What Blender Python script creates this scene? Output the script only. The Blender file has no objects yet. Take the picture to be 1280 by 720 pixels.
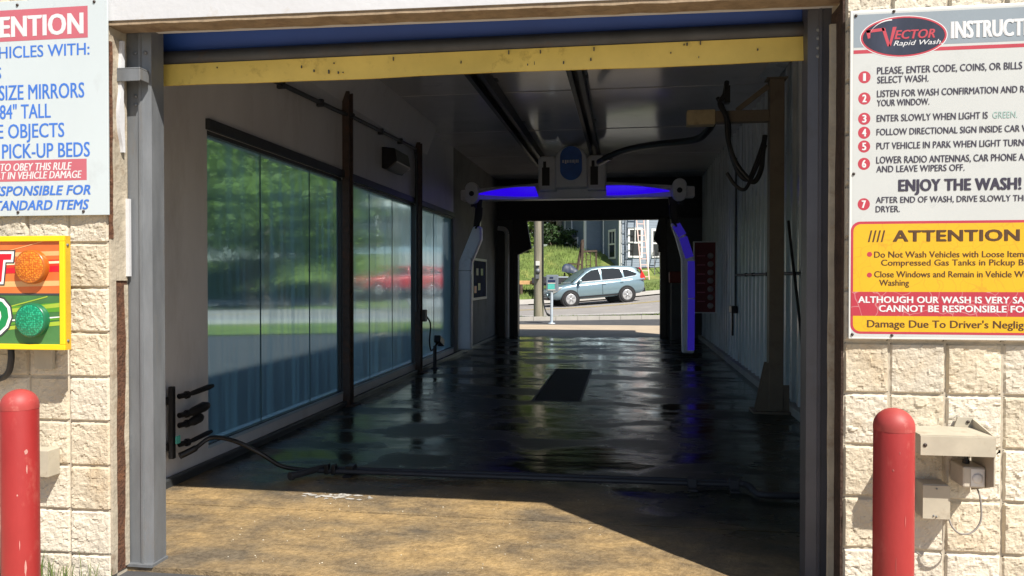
import bpy, bmesh, math, random
from mathutils import Vector, Matrix, noise
R = math.radians
PI = math.pi
random.seed(7)
scene = bpy.context.scene
C = scene.collection

# ------------------------------------------------------------------ camera, sky, sun, exposure
cam_d = bpy.data.cameras.new('camera'); cam = bpy.data.objects.new('camera', cam_d); C.objects.link(cam)
cam_d.sensor_width = 36.0; cam_d.lens = 26.84; cam_d.clip_start = 0.05; cam_d.clip_end = 3000
cam.location = (0, 0, 1.37)
cam.rotation_euler = (R(90 - 0.7235), 0, R(8.406))
scene.camera = cam

SUN_EL = 51.9
sdir = Vector((-0.687, 0.727, 0)).normalized() * math.cos(R(SUN_EL)); sdir.z = -math.sin(R(SUN_EL))
w = bpy.data.worlds.new('World'); scene.world = w; w.use_nodes = True
nt = w.node_tree; bg = nt.nodes['Background']
sky = nt.nodes.new('ShaderNodeTexSky'); sky.sky_type = 'NISHITA'; sky.sun_disc = False
sky.sun_elevation = R(SUN_EL); sky.sun_rotation = math.atan2(0.687, -0.727)
nt.links.new(sky.outputs['Color'], bg.inputs['Color']); bg.inputs['Strength'].default_value = 0.07
sd = bpy.data.lights.new('sun', 'SUN'); sd.energy = 5.0; sd.angle = R(0.5); sd.color = (1.0, 0.94, 0.84)
so = bpy.data.objects.new('sun', sd); C.objects.link(so)
so.rotation_euler = sdir.to_track_quat('-Z', 'Y').to_euler(); so.location = (8, -9, 20)
scene.view_settings.view_transform = 'Standard'; scene.view_settings.look = 'None'
scene.view_settings.exposure = 0.64; scene.view_settings.gamma = 1.0
scene.view_settings.use_curve_mapping = False
cy = scene.cycles
cy.use_denoising = True; cy.max_bounces = 12; cy.diffuse_bounces = 5; cy.glossy_bounces = 5
cy.transmission_bounces = 8; cy.transparent_max_bounces = 16; cy.sample_clamp_indirect = 6.0; cy.blur_glossy = 0.5

# ------------------------------------------------------------------ materials
MATS = {}
def mat(name, col, rough=0.6, metal=0.0, var=0.12, scale=6.0, bump=0.0, bscale=40.0, dirt=None, emit=None, coat=0.0, rvar=0.0, stretch=(1, 1, 1), spec=0.5):
    if name in MATS: return MATS[name]
    m = bpy.data.materials.new(name); m.use_nodes = True
    n = m.node_tree.nodes; l = m.node_tree.links; p = n['Principled BSDF']
    p.inputs['Roughness'].default_value = rough; p.inputs['Metallic'].default_value = metal
    p.inputs['Specular IOR Level'].default_value = spec
    if coat: p.inputs['Coat Weight'].default_value = coat; p.inputs['Coat Roughness'].default_value = 0.06
    tc = n.new('ShaderNodeTexCoord'); mp = n.new('ShaderNodeMapping'); mp.inputs['Scale'].default_value = stretch
    l.new(tc.outputs['Object'], mp.inputs['Vector'])
    nz = n.new('ShaderNodeTexNoise'); nz.inputs['Scale'].default_value = scale; nz.inputs['Detail'].default_value = 6
    nz.inputs['Roughness'].default_value = 0.62
    l.new(mp.outputs['Vector'], nz.inputs['Vector'])
    ramp = n.new('ShaderNodeValToRGB'); e = ramp.color_ramp.elements
    e[0].position = 0.3; e[1].position = 0.72
    e[0].color = tuple(c * (1 - var) for c in col) + (1,); e[1].color = tuple(min(1, c * (1 + var)) for c in col) + (1,)
    l.new(nz.outputs['Fac'], ramp.inputs['Fac'])
    out = ramp.outputs['Color']
    if dirt:
        dc, amt, ds = dirt
        n2 = n.new('ShaderNodeTexNoise'); n2.inputs['Scale'].default_value = ds; n2.inputs['Detail'].default_value = 8; n2.inputs['Roughness'].default_value = 0.7
        l.new(mp.outputs['Vector'], n2.inputs['Vector'])
        r2 = n.new('ShaderNodeValToRGB'); r2.color_ramp.elements[0].position = 0.62 - 0.3 * amt; r2.color_ramp.elements[1].position = 0.80 - 0.2 * amt
        l.new(n2.outputs['Fac'], r2.inputs['Fac'])
        mx = n.new('ShaderNodeMix'); mx.data_type = 'RGBA'; mx.inputs[7].default_value = tuple(dc) + (1,)
        l.new(r2.outputs['Color'], mx.inputs[0]); l.new(out, mx.inputs[6]); out = mx.outputs[2]
    l.new(out, p.inputs['Base Color'])
    if rvar:
        mr = n.new('ShaderNodeMapRange'); mr.inputs['From Min'].default_value = 0.3; mr.inputs['From Max'].default_value = 0.7
        mr.inputs['To Min'].default_value = max(0.02, rough - rvar); mr.inputs['To Max'].default_value = min(1, rough + rvar)
        l.new(nz.outputs['Fac'], mr.inputs['Value']); l.new(mr.outputs['Result'], p.inputs['Roughness'])
    if bump:
        b = n.new('ShaderNodeBump'); b.inputs['Strength'].default_value = bump; b.inputs['Distance'].default_value = 0.01
        nb = n.new('ShaderNodeTexNoise'); nb.inputs['Scale'].default_value = bscale; nb.inputs['Detail'].default_value = 5
        l.new(mp.outputs['Vector'], nb.inputs['Vector']); l.new(nb.outputs['Fac'], b.inputs['Height']); l.new(b.outputs['Normal'], p.inputs['Normal'])
    if emit:
        p.inputs['Emission Color'].default_value = tuple(emit[0]) + (1,); p.inputs['Emission Strength'].default_value = emit[1]
    MATS[name] = m
    return m

# split-face masonry
M_block = mat('split_face_block', (0.575, 0.52, 0.425), 0.92, var=0.15, scale=4, bump=0.35, bscale=130, dirt=((0.47, 0.375, 0.255), 0.26, 2.6))
M_block2 = mat('split_face_block_pale', (0.61, 0.555, 0.46), 0.92, var=0.13, scale=4, bump=0.35, bscale=130, dirt=((0.50, 0.41, 0.29), 0.2, 2.6))
M_block3 = mat('split_face_block_stained', (0.55, 0.485, 0.375), 0.92, var=0.15, scale=4, bump=0.35, bscale=130, dirt=((0.44, 0.34, 0.22), 0.3, 3.4))
M_mortar = mat('mortar', (0.45, 0.40, 0.32), 0.95, var=0.15, scale=20, bump=0.3)
M_white_paint = mat('white_painted_fascia', (0.55, 0.56, 0.59), 0.6, var=0.04, scale=3, bump=0.15, bscale=30, dirt=((0.45, 0.40, 0.33), 0.03, 7))
M_soffit = mat('weathered_soffit', (0.25, 0.185, 0.12), 0.85, var=0.25, scale=14, bump=0.4, dirt=((0.14, 0.08, 0.05), 0.3, 9))
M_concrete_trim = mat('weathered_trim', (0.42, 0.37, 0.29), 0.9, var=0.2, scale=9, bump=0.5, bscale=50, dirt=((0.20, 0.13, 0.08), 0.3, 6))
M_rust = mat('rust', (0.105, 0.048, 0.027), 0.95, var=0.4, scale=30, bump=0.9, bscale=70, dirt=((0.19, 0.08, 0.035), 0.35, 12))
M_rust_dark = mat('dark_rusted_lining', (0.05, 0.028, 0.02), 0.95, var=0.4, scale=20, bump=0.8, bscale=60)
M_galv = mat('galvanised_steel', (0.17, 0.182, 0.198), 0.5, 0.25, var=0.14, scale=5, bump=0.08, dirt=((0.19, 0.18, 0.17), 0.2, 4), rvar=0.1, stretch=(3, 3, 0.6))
M_dark_col = mat('dark_blue_shaded_steel', (0.085, 0.087, 0.105), 0.45, 0.1, var=0.15, scale=5, dirt=((0.06, 0.055, 0.05), 0.2, 4))  # dark blue steel, its colour also deepened to paint in shade
M_steel_dark = mat('dark_steel', (0.055, 0.058, 0.066), 0.5, 0.3, var=0.2, scale=8, dirt=((0.08, 0.05, 0.035), 0.15, 6))
M_black = mat('black_rubber', (0.014, 0.014, 0.016), 0.5, var=0.2)
M_blackmetal = mat('black_metal', (0.02, 0.02, 0.023), 0.35, 0.2, var=0.2)
M_blue_vinyl = mat('blue_vinyl', (0.018, 0.075, 0.36), 0.55, var=0.1, scale=2, bump=0.1, bscale=8)
M_yellow_vinyl = mat('yellow_vinyl', (0.66, 0.50, 0.12), 0.5, var=0.10, scale=5, bump=0.15, bscale=12, dirt=((0.35, 0.24, 0.05), 0.16, 11))
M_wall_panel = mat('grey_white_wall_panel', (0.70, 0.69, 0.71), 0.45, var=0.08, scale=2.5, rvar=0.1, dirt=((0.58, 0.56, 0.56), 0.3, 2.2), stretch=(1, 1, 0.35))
M_liner = mat('white_ribbed_liner', (0.58, 0.63, 0.66), 0.30, var=0.08, scale=2.0, dirt=((0.38, 0.40, 0.41), 0.35, 2.5), rvar=0.1, stretch=(1, 1, 0.3))
M_rear = mat('dark_rear_wall', (0.10, 0.105, 0.115), 0.6, var=0.2, scale=3, dirt=((0.05, 0.05, 0.05), 0.3, 3))
M_header = mat('near_black_header', (0.018, 0.018, 0.024), 0.6, var=0.2)
M_post_rust = mat('rusty_steel_post', (0.085, 0.060, 0.052), 0.7, 0.2, var=0.3, scale=16, bump=0.3, dirt=((0.16, 0.075, 0.045), 0.35, 10))
M_frame_dark = mat('dark_window_frame', (0.06, 0.065, 0.07), 0.45, 0.3, var=0.15)
M_seal = mat('grey_green_glass_seal', (0.10, 0.15, 0.16), 0.4)
M_frame_pale = mat('pale_window_bead', (0.45, 0.55, 0.62), 0.4, var=0.08)
M_white_mach = mat('white_machine_plastic', (0.74, 0.74, 0.74), 0.4, var=0.06, scale=4, dirt=((0.55, 0.54, 0.52), 0.2, 5))
M_arm = mat('white_spray_arm', (0.85, 0.85, 0.90), 0.4, var=0.05, dirt=((0.5, 0.5, 0.5), 0.15, 3))
M_emblem = mat('blue_emblem', (0.03, 0.14, 0.50), 0.3, var=0.25, scale=5)
M_led = mat('blue_led_strip', (0.03, 0.02, 0.5), 0.4, var=0.0, emit=((0.028, 0.0, 1.0), 0.46))
M_arm_glow = mat('blue_glow_arm_strip', (0.03, 0.02, 0.5), 0.4, var=0.0, emit=((0.09, 0.05, 1.0), 0.10))
M_tan_post = mat('tan_painted_post', (0.17, 0.14, 0.105), 0.6, var=0.12, scale=6, dirt=((0.11, 0.08, 0.06), 0.25, 5))
M_hose = mat('black_hose', (0.016, 0.016, 0.018), 0.4, var=0.2)
M_grey_pipe = mat('grey_pipe', (0.045, 0.047, 0.055), 0.5, 0.2, var=0.2)
M_red_boll = mat('red_plastic_sleeve', (0.31, 0.023, 0.023), 0.48, var=0.14, scale=4, bump=0.08, dirt=((0.42, 0.10, 0.08), 0.22, 9), rvar=0.1, stretch=(1, 1, 0.5))
M_boll_cap = mat('pale_red_cap', (0.35, 0.045, 0.042), 0.55, var=0.14, scale=10, dirt=((0.46, 0.15, 0.13), 0.2, 14))  # cap slightly paler than the sleeve
M_beige_box = mat('beige_painted_steel', (0.43, 0.39, 0.31), 0.6, var=0.12, scale=9, dirt=((0.26, 0.20, 0.13), 0.22, 12))
M_grey_wire = mat('grey_wire', (0.24, 0.22, 0.20), 0.6)
M_sign_white = mat('white_sign_face', (0.53, 0.59, 0.62), 0.35, var=0.025, scale=3, dirt=((0.46, 0.50, 0.52), 0.15, 6), stretch=(1, 1, 0.5))
M_sign_white2 = mat('white_sign_face_aged', (0.50, 0.52, 0.52), 0.4, var=0.03, scale=3, dirt=((0.43, 0.45, 0.45), 0.2, 7))
M_sign_edge = mat('white_sign_rim', (0.66, 0.66, 0.64), 0.4, var=0.04)
M_pink_red = mat('faded_red_print', (0.50, 0.13, 0.165), 0.45, var=0.05, dirt=((0.54, 0.22, 0.25), 0.15, 5))
M_red_print = mat('red_print', (0.42, 0.035, 0.06), 0.5, var=0.08, dirt=((0.50, 0.20, 0.22), 0.05, 14))
M_blue_print = mat('blue_print', (0.055, 0.17, 0.58), 0.45, var=0.08)
M_black_print = mat('black_print', (0.035, 0.03, 0.055), 0.5, var=0.15)
M_brown_print = mat('dark_brown_print', (0.075, 0.035, 0.012), 0.5, var=0.15)
M_white_print = mat('white_print', (0.66, 0.67, 0.69), 0.45, var=0.03)
M_green_print = mat('faded_green_print', (0.30, 0.45, 0.42), 0.5, var=0.2, scale=30)
M_grey_print = mat('grey_print', (0.23, 0.275, 0.32), 0.45, var=0.06, scale=4)
M_navy_print = mat('dark_oval_print', (0.035, 0.04, 0.065), 0.3, var=0.35, scale=9, stretch=(1, 1, 0.3))
M_logo_red = mat('logo_red_print', (0.44, 0.045, 0.07), 0.45, var=0.1)
M_rivet = mat('rusted_rivet', (0.06, 0.045, 0.04), 0.6, 0.4)
M_yel_print = None
M_menu_yellow = mat('yellow_light_box', (0.86, 0.58, 0.012), 0.4, var=0.05, scale=5)
M_orange_panel = mat('orange_panel', (0.72, 0.17, 0.045), 0.35, var=0.25, scale=3.5)
M_green_panel = mat('green_panel', (0.06, 0.17, 0.055), 0.35, var=0.3, scale=3.5)
M_ink = {k: mat('ink_' + k, c, 0.4, var=0.05) for k, c in dict(red=(0.62, 0.012, 0.03), scarlet=(0.70, 0.05, 0.025), peach=(0.78, 0.42, 0.18), cream=(0.85, 0.74, 0.48), green=(0.012, 0.24, 0.075), lime=(0.36, 0.48, 0.05), leaf=(0.10, 0.30, 0.03), white=(0.84, 0.84, 0.82), dark=(0.05, 0.055, 0.06), navy=(0.02, 0.03, 0.09)).items()}
M_amber = mat('amber_lens', (0.72, 0.22, 0.012), 0.22, var=0.35, scale=150, bump=0.45, bscale=190, coat=0.5)
M_green_lens = mat('green_lens', (0.012, 0.30, 0.15), 0.22, var=0.4, scale=150, bump=0.45, bscale=190, coat=0.5)
def lens(name, dark, light):
    m = mat(name, light, 0.2, coat=0.4); n = m.node_tree.nodes; l = m.node_tree.links; p = n['Principled BSDF']
    tc = n.new('ShaderNodeTexCoord'); v = n.new('ShaderNodeTexVoronoi'); v.inputs['Scale'].default_value = 105; v.inputs['Randomness'].default_value = 0.55; l.new(tc.outputs['Object'], v.inputs['Vector'])
    r = n.new('ShaderNodeValToRGB'); r.color_ramp.elements[0].position = 0.15; r.color_ramp.elements[1].position = 0.6; r.color_ramp.elements[0].color = light + (1,); r.color_ramp.elements[1].color = dark + (1,)
    l.new(v.outputs['Distance'], r.inputs['Fac']); l.new(r.outputs['Color'], p.inputs['Base Color'])
    b = n.new('ShaderNodeBump'); b.invert = True; b.inputs['Strength'].default_value = 0.6; b.inputs['Distance'].default_value = 0.004; l.new(v.outputs['Distance'], b.inputs['Height']); l.new(b.outputs['Normal'], p.inputs['Normal'])
    return m
M_amber = lens('amber_dotted_lens', (0.50, 0.11, 0.006), (0.85, 0.30, 0.02)); M_green_lens = lens('green_dotted_lens', (0.006, 0.19, 0.09), (0.03, 0.46, 0.24))
M_amber_rim = mat('amber_rim', (0.42, 0.11, 0.012), 0.3); M_green_rim = mat('green_rim', (0.012, 0.13, 0.06), 0.3)
M_foam = mat('soap_foam', (0.42, 0.40, 0.37), 0.6, var=0.1, bump=0.6, bscale=120)
M_debris = mat('pale_flakes', (0.62, 0.57, 0.46), 0.8, var=0.2)
# outdoors
M_asphalt = mat('asphalt', (0.06, 0.06, 0.064), 0.85, var=0.2, scale=2.2, bump=0.3, bscale=60, dirt=((0.085, 0.082, 0.08), 0.3, 1.1))
M_road = mat('road_asphalt', (0.26, 0.245, 0.235), 0.85, var=0.14, scale=1.2, bump=0.2, bscale=30, dirt=((0.32, 0.295, 0.26), 0.3, 0.7), stretch=(1, 1, 1))
M_apron = mat('tan_concrete_apron', (0.42, 0.34, 0.25), 0.85, var=0.12, scale=1.5, bump=0.2)
M_kerb = mat('kerb_concrete', (0.40, 0.38, 0.35), 0.9, var=0.12, scale=2.5)
M_gravel = mat('grey_gravel', (0.33, 0.32, 0.32), 0.95, var=0.3, scale=9, bump=0.8, bscale=25)
M_line_y = mat('yellow_road_paint', (0.55, 0.42, 0.12), 0.7, var=0.2, scale=4)
M_line_w = mat('white_road_paint', (0.7, 0.7, 0.68), 0.7, var=0.15)
M_grass = mat('grass', (0.115, 0.165, 0.035), 0.9, var=0.45, scale=0.9, bump=1.0, bscale=9, dirt=((0.27, 0.25, 0.07), 0.3, 0.5))
M_blade = mat('grass_blade', (0.135, 0.195, 0.04), 0.7, var=0.5, scale=1.4)
M_leaf = mat('leaf_mid_green', (0.075, 0.135, 0.026), 0.6, var=0.5, scale=1.6)
M_leaf_bright = mat('leaf_bright_green', (0.14, 0.22, 0.035), 0.6, var=0.45, scale=1.6)
M_leaf_dark = mat('leaf_dark_green', (0.035, 0.075, 0.02), 0.6, var=0.5, scale=1.6)
M_leaf_copper = mat('leaf_copper', (0.19, 0.085, 0.04), 0.6, var=0.5, scale=1.6)
M_bark = mat('tree_bark', (0.15, 0.12, 0.095), 0.95, var=0.35, scale=6, bump=0.8, stretch=(1, 1, 0.25))
M_bark_pale = mat('pale_tree_bark', (0.36, 0.32, 0.26), 0.95, var=0.3, scale=6, bump=0.8, stretch=(1, 1, 0.25))
M_pole_wood = mat('weathered_pole_wood', (0.27, 0.24, 0.19), 0.95, var=0.28, scale=7, bump=0.6, dirt=((0.16, 0.17, 0.11), 0.3, 3), stretch=(2.5, 2.5, 0.12))
M_siding = None
M_house_trim = mat('white_house_trim', (0.80, 0.80, 0.80), 0.6, var=0.04)
M_house_found = mat('blue_grey_foundation', (0.36, 0.44, 0.50), 0.85, var=0.1)
M_house_glass = mat('dark_window_glass', (0.03, 0.035, 0.04), 0.08, var=0.2)
M_roof = mat('dark_shingle_roof', (0.08, 0.08, 0.085), 0.9, var=0.2, scale=8)
M_pink_ladder = mat('pink_fibreglass_ladder', (0.72, 0.50, 0.46), 0.6, var=0.05)
M_black_iron = mat('black_iron', (0.03, 0.03, 0.035), 0.5)
M_pale_house = mat('pale_house_siding', (0.62, 0.60, 0.55), 0.8, var=0.06)
M_wood_dark = mat('dark_weathered_wood', (0.09, 0.06, 0.045), 0.85, var=0.3, scale=6)
M_plank = mat('orange_lumber', (0.55, 0.33, 0.15), 0.8, var=0.2, scale=5)
M_tarp = mat('navy_tarp', (0.035, 0.05, 0.085), 0.5, var=0.3, scale=5, bump=0.5, bscale=8)
M_car = mat('steel_blue_car_paint', (0.20, 0.29, 0.34), 0.28, 0.35, var=0.02, coat=0.8)
M_car_red = mat('red_car_paint', (0.62, 0.02, 0.025), 0.28, 0.1, var=0.02, coat=0.8)
M_car_glass = mat('tinted_car_glass', (0.02, 0.025, 0.03), 0.05, var=0.05, spec=0.35)
M_tyre = mat('tyre_rubber', (0.022, 0.022, 0.024), 0.8)
M_alloy = mat('alloy_rim', (0.62, 0.62, 0.64), 0.3, 0.6, var=0.04)
M_tail = mat('red_tail_lamp', (0.60, 0.02, 0.02), 0.2, coat=0.6)
M_chrome = mat('chrome_trim', (0.70, 0.70, 0.72), 0.2, 0.9)
M_meter_face = mat('grey_terminal_case', (0.20, 0.24, 0.29), 0.5, 0.2)
M_teal_screen = mat('teal_label', (0.10, 0.50, 0.45), 0.4)
M_meter_post = mat('pale_blue_post', (0.50, 0.58, 0.66), 0.45, 0.2)

def siding_mat(name, col, pitch):
    m = mat(name, col, 0.65, var=0.06, scale=3)
    n = m.node_tree.nodes; l = m.node_tree.links; p = n['Principled BSDF']
    tc = n.new('ShaderNodeTexCoord'); sx = n.new('ShaderNodeSeparateXYZ'); l.new(tc.outputs['Object'], sx.inputs[0])
    d = n.new('ShaderNodeMath'); d.operation = 'DIVIDE'; d.inputs[1].default_value = pitch; l.new(sx.outputs['Z'], d.inputs[0])
    f = n.new('ShaderNodeMath'); f.operation = 'FRACT'; l.new(d.outputs[0], f.inputs[0])
    b = n.new('ShaderNodeBump'); b.invert = True; b.inputs['Distance'].default_value = 0.035; b.inputs['Strength'].default_value = 1.0
    l.new(f.outputs[0], b.inputs['Height']); l.new(b.outputs['Normal'], p.inputs['Normal'])
    return m
M_siding = siding_mat('blue_grey_clapboard', (0.19, 0.235, 0.29), 0.15)

# cracked yellow print
def cracked(name, base, crack, scale):
    m = mat(name, base, 0.45, var=0.04)
    n = m.node_tree.nodes; l = m.node_tree.links; p = n['Principled BSDF']
    src = p.inputs['Base Color'].links[0].from_socket
    tc = n.new('ShaderNodeTexCoord'); v = n.new('ShaderNodeTexVoronoi'); v.feature = 'DISTANCE_TO_EDGE'; v.inputs['Scale'].default_value = scale
    nz = n.new('ShaderNodeTexNoise'); nz.inputs['Scale'].default_value = 9
    ad = n.new('ShaderNodeMix'); ad.data_type = 'VECTOR'; ad.inputs[0].default_value = 0.12
    l.new(tc.outputs['Object'], nz.inputs['Vector']); l.new(tc.outputs['Object'], ad.inputs[4]); l.new(nz.outputs['Color'], ad.inputs[5])
    l.new(ad.outputs[1], v.inputs['Vector'])
    r = n.new('ShaderNodeValToRGB'); r.color_ramp.elements[0].position = 0.0; r.color_ramp.elements[0].color = (0.45, 0.45, 0.45, 1); r.color_ramp.elements[1].position = 0.025; r.color_ramp.elements[1].color = (0, 0, 0, 1)
    l.new(v.outputs['Distance'], r.inputs['Fac'])
    mx = n.new('ShaderNodeMix'); mx.data_type = 'RGBA'; mx.inputs[7].default_value = tuple(crack) + (1,)
    l.new(r.outputs['Color'], mx.inputs[0]); l.new(src, mx.inputs[6]); l.new(mx.outputs[2], p.inputs['Base Color'])
    return m
M_yel_print = cracked('cracked_yellow_print', (0.66, 0.38, 0.012), (0.42, 0.22, 0.02), 16)
M_red_crack = cracked('cracked_red_print', (0.40, 0.032, 0.055), (0.62, 0.45, 0.44), 13)

# wet bay floor
def floor_mat():
    m = bpy.data.materials.new('wet_concrete_floor'); m.use_nodes = True
    n = m.node_tree.nodes; l = m.node_tree.links; p = n['Principled BSDF']
    tc = n.new('ShaderNodeTexCoord')
    def nz(scale, det=6, ro=0.6, st=(1, 1, 1)):
        mp = n.new('ShaderNodeMapping'); mp.inputs['Scale'].default_value = st; l.new(tc.outputs['Object'], mp.inputs['Vector'])
        t = n.new('ShaderNodeTexNoise'); t.inputs['Scale'].default_value = scale; t.inputs['Detail'].default_value = det; t.inputs['Roughness'].default_value = ro
        l.new(mp.outputs['Vector'], t.inputs['Vector']); return t.outputs['Fac']
    def ramp(src, a, b, ca, cb):
        r = n.new('ShaderNodeValToRGB'); r.color_ramp.elements[0].position = a; r.color_ramp.elements[1].position = b
        r.color_ramp.elements[0].color = ca + (1,); r.color_ramp.elements[1].color = cb + (1,); l.new(src, r.inputs['Fac']); return r.outputs['Color']
    patch = nz(1.7, 5, 0.55, (1, 1.6, 1))
    col = ramp(patch, 0.36, 0.64, (0.185, 0.152, 0.112), (0.46, 0.325, 0.165))
    fine = nz(38, 6, 0.75)
    dk = ramp(fine, 0.30, 0.66, (0.58, 0.56, 0.53), (1.15, 1.13, 1.1))
    mid = ramp(nz(6.5, 7, 0.7, (1, 1.5, 1)), 0.34, 0.60, (0.66, 0.66, 0.68), (1.06, 1.05, 1.0))
    mm = n.new('ShaderNodeMix'); mm.data_type = 'RGBA'; mm.blend_type = 'MULTIPLY'; mm.inputs[0].default_value = 1; l.new(dk, mm.inputs[6]); l.new(mid, mm.inputs[7]); dk = mm.outputs[2]
    mx = n.new('ShaderNodeMix'); mx.data_type = 'RGBA'; mx.blend_type = 'MULTIPLY'; mx.inputs[0].default_value = 1
    l.new(col, mx.inputs[6]); l.new(dk, mx.inputs[7])
    # dark, slimy film further inside, deepened to paint in the shade
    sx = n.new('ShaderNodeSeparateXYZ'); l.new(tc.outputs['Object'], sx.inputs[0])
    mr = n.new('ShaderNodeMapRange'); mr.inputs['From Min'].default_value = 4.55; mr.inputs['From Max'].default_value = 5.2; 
    rgt = n.new('ShaderNodeMapRange'); rgt.inputs['From Min'].default_value = -0.5; rgt.inputs['From Max'].default_value = 0.9; rgt.inputs['To Max'].default_value = 1.15; l.new(sx.outputs['X'], rgt.inputs['Value'])  # darkening reaches forward on the right, following the jamb's cast shadow
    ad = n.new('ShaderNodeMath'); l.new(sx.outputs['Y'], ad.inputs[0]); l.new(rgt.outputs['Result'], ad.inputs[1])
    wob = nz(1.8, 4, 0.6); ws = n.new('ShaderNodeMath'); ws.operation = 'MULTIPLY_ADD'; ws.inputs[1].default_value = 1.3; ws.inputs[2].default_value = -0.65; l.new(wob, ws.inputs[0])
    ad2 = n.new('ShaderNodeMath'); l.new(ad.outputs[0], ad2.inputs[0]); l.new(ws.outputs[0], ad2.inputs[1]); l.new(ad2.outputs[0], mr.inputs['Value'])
    film_shade = ramp(nz(0.9, 5, 0.6, (1.2, 0.6, 1)), 0.35, 0.65, (0.016, 0.020, 0.015), (0.040, 0.042, 0.028))
    m2 = n.new('ShaderNodeMix'); m2.data_type = 'RGBA'; l.new(mr.outputs['Result'], m2.inputs[0]); l.new(mx.outputs[2], m2.inputs[6]); l.new(film_shade, m2.inputs[7])
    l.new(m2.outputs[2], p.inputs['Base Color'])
    # roughness: puddles mirror, damp film blurs, sunlit slab drier
    pud = nz(1.15, 8, 0.62, (0.8, 1.3, 1))
    rr = n.new('ShaderNodeMapRange'); rr.inputs['From Min'].default_value = 0.43; rr.inputs['From Max'].default_value = 0.57; rr.inputs['To Min'].default_value = 0.07; rr.inputs['To Max'].default_value = 0.38
    l.new(pud, rr.inputs['Value'])
    r3 = n.new('ShaderNodeMix'); r3.data_type = 'FLOAT'; r3.inputs[2].default_value = 0.42
    l.new(mr.outputs['Result'], r3.inputs[0]); l.new(rr.outputs['Result'], r3.inputs[3]); l.new(r3.outputs[0], p.inputs['Roughness'])
    b = n.new('ShaderNodeBump'); b.inputs['Strength'].default_value = 0.35; b.inputs['Distance'].default_value = 0.006
    l.new(fine, b.inputs['Height'])
    # scale the grit by the puddle mask so standing water stays smooth
    ms = n.new('ShaderNodeMapRange'); ms.inputs['From Min'].default_value = 0.42; ms.inputs['From Max'].default_value = 0.62; ms.inputs['To Min'].default_value = 0.03; ms.inputs['To Max'].default_value = 0.55
    l.new(pud, ms.inputs['Value'])
    r4 = n.new('ShaderNodeMix'); r4.data_type = 'FLOAT'; r4.inputs[2].default_value = 0.75
    l.new(mr.outputs['Result'], r4.inputs[0]); l.new(ms.outputs['Result'], r4.inputs[3]); l.new(r4.outputs[0], b.inputs['Strength'])
    wm = n.new('ShaderNodeTexNoise'); wm.inputs['Scale'].default_value = 30; wm.inputs['Detail'].default_value = 3; wm.inputs['Distortion'].default_value = 2.2; l.new(tc.outputs['Object'], wm.inputs['Vector'])
    b0 = n.new('ShaderNodeBump'); b0.inputs['Distance'].default_value = 0.008; l.new(wm.outputs['Fac'], b0.inputs['Height'])
    inv = n.new('ShaderNodeMath'); inv.operation = 'MULTIPLY_ADD'; inv.inputs[1].default_value = -0.62; inv.inputs[2].default_value = 0.68; l.new(mr.outputs['Result'], inv.inputs[0]); l.new(inv.outputs[0], b0.inputs['Strength']); l.new(b.outputs['Normal'], b0.inputs['Normal']); b = b0
    b2 = n.new('ShaderNodeBump'); b2.inputs['Strength'].default_value = 0.25; b2.inputs['Distance'].default_value = 0.02
    l.new(nz(3.5, 3, 0.5, (0.6, 1.6, 1)), b2.inputs['Height']); l.new(b.outputs['Normal'], b2.inputs['Normal'])
    l.new(b2.outputs['Normal'], p.inputs['Normal'])
    p.inputs['Specular IOR Level'].default_value = 0.34
    return m
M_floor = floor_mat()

# ceiling: glossy white panels with seams
M_ceil = mat('glossy_ceiling_panel', (0.58, 0.58, 0.62), 0.14, var=0.1, scale=1.4, dirt=((0.44, 0.44, 0.47), 0.2, 2), rvar=0.03, spec=0.13)

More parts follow.
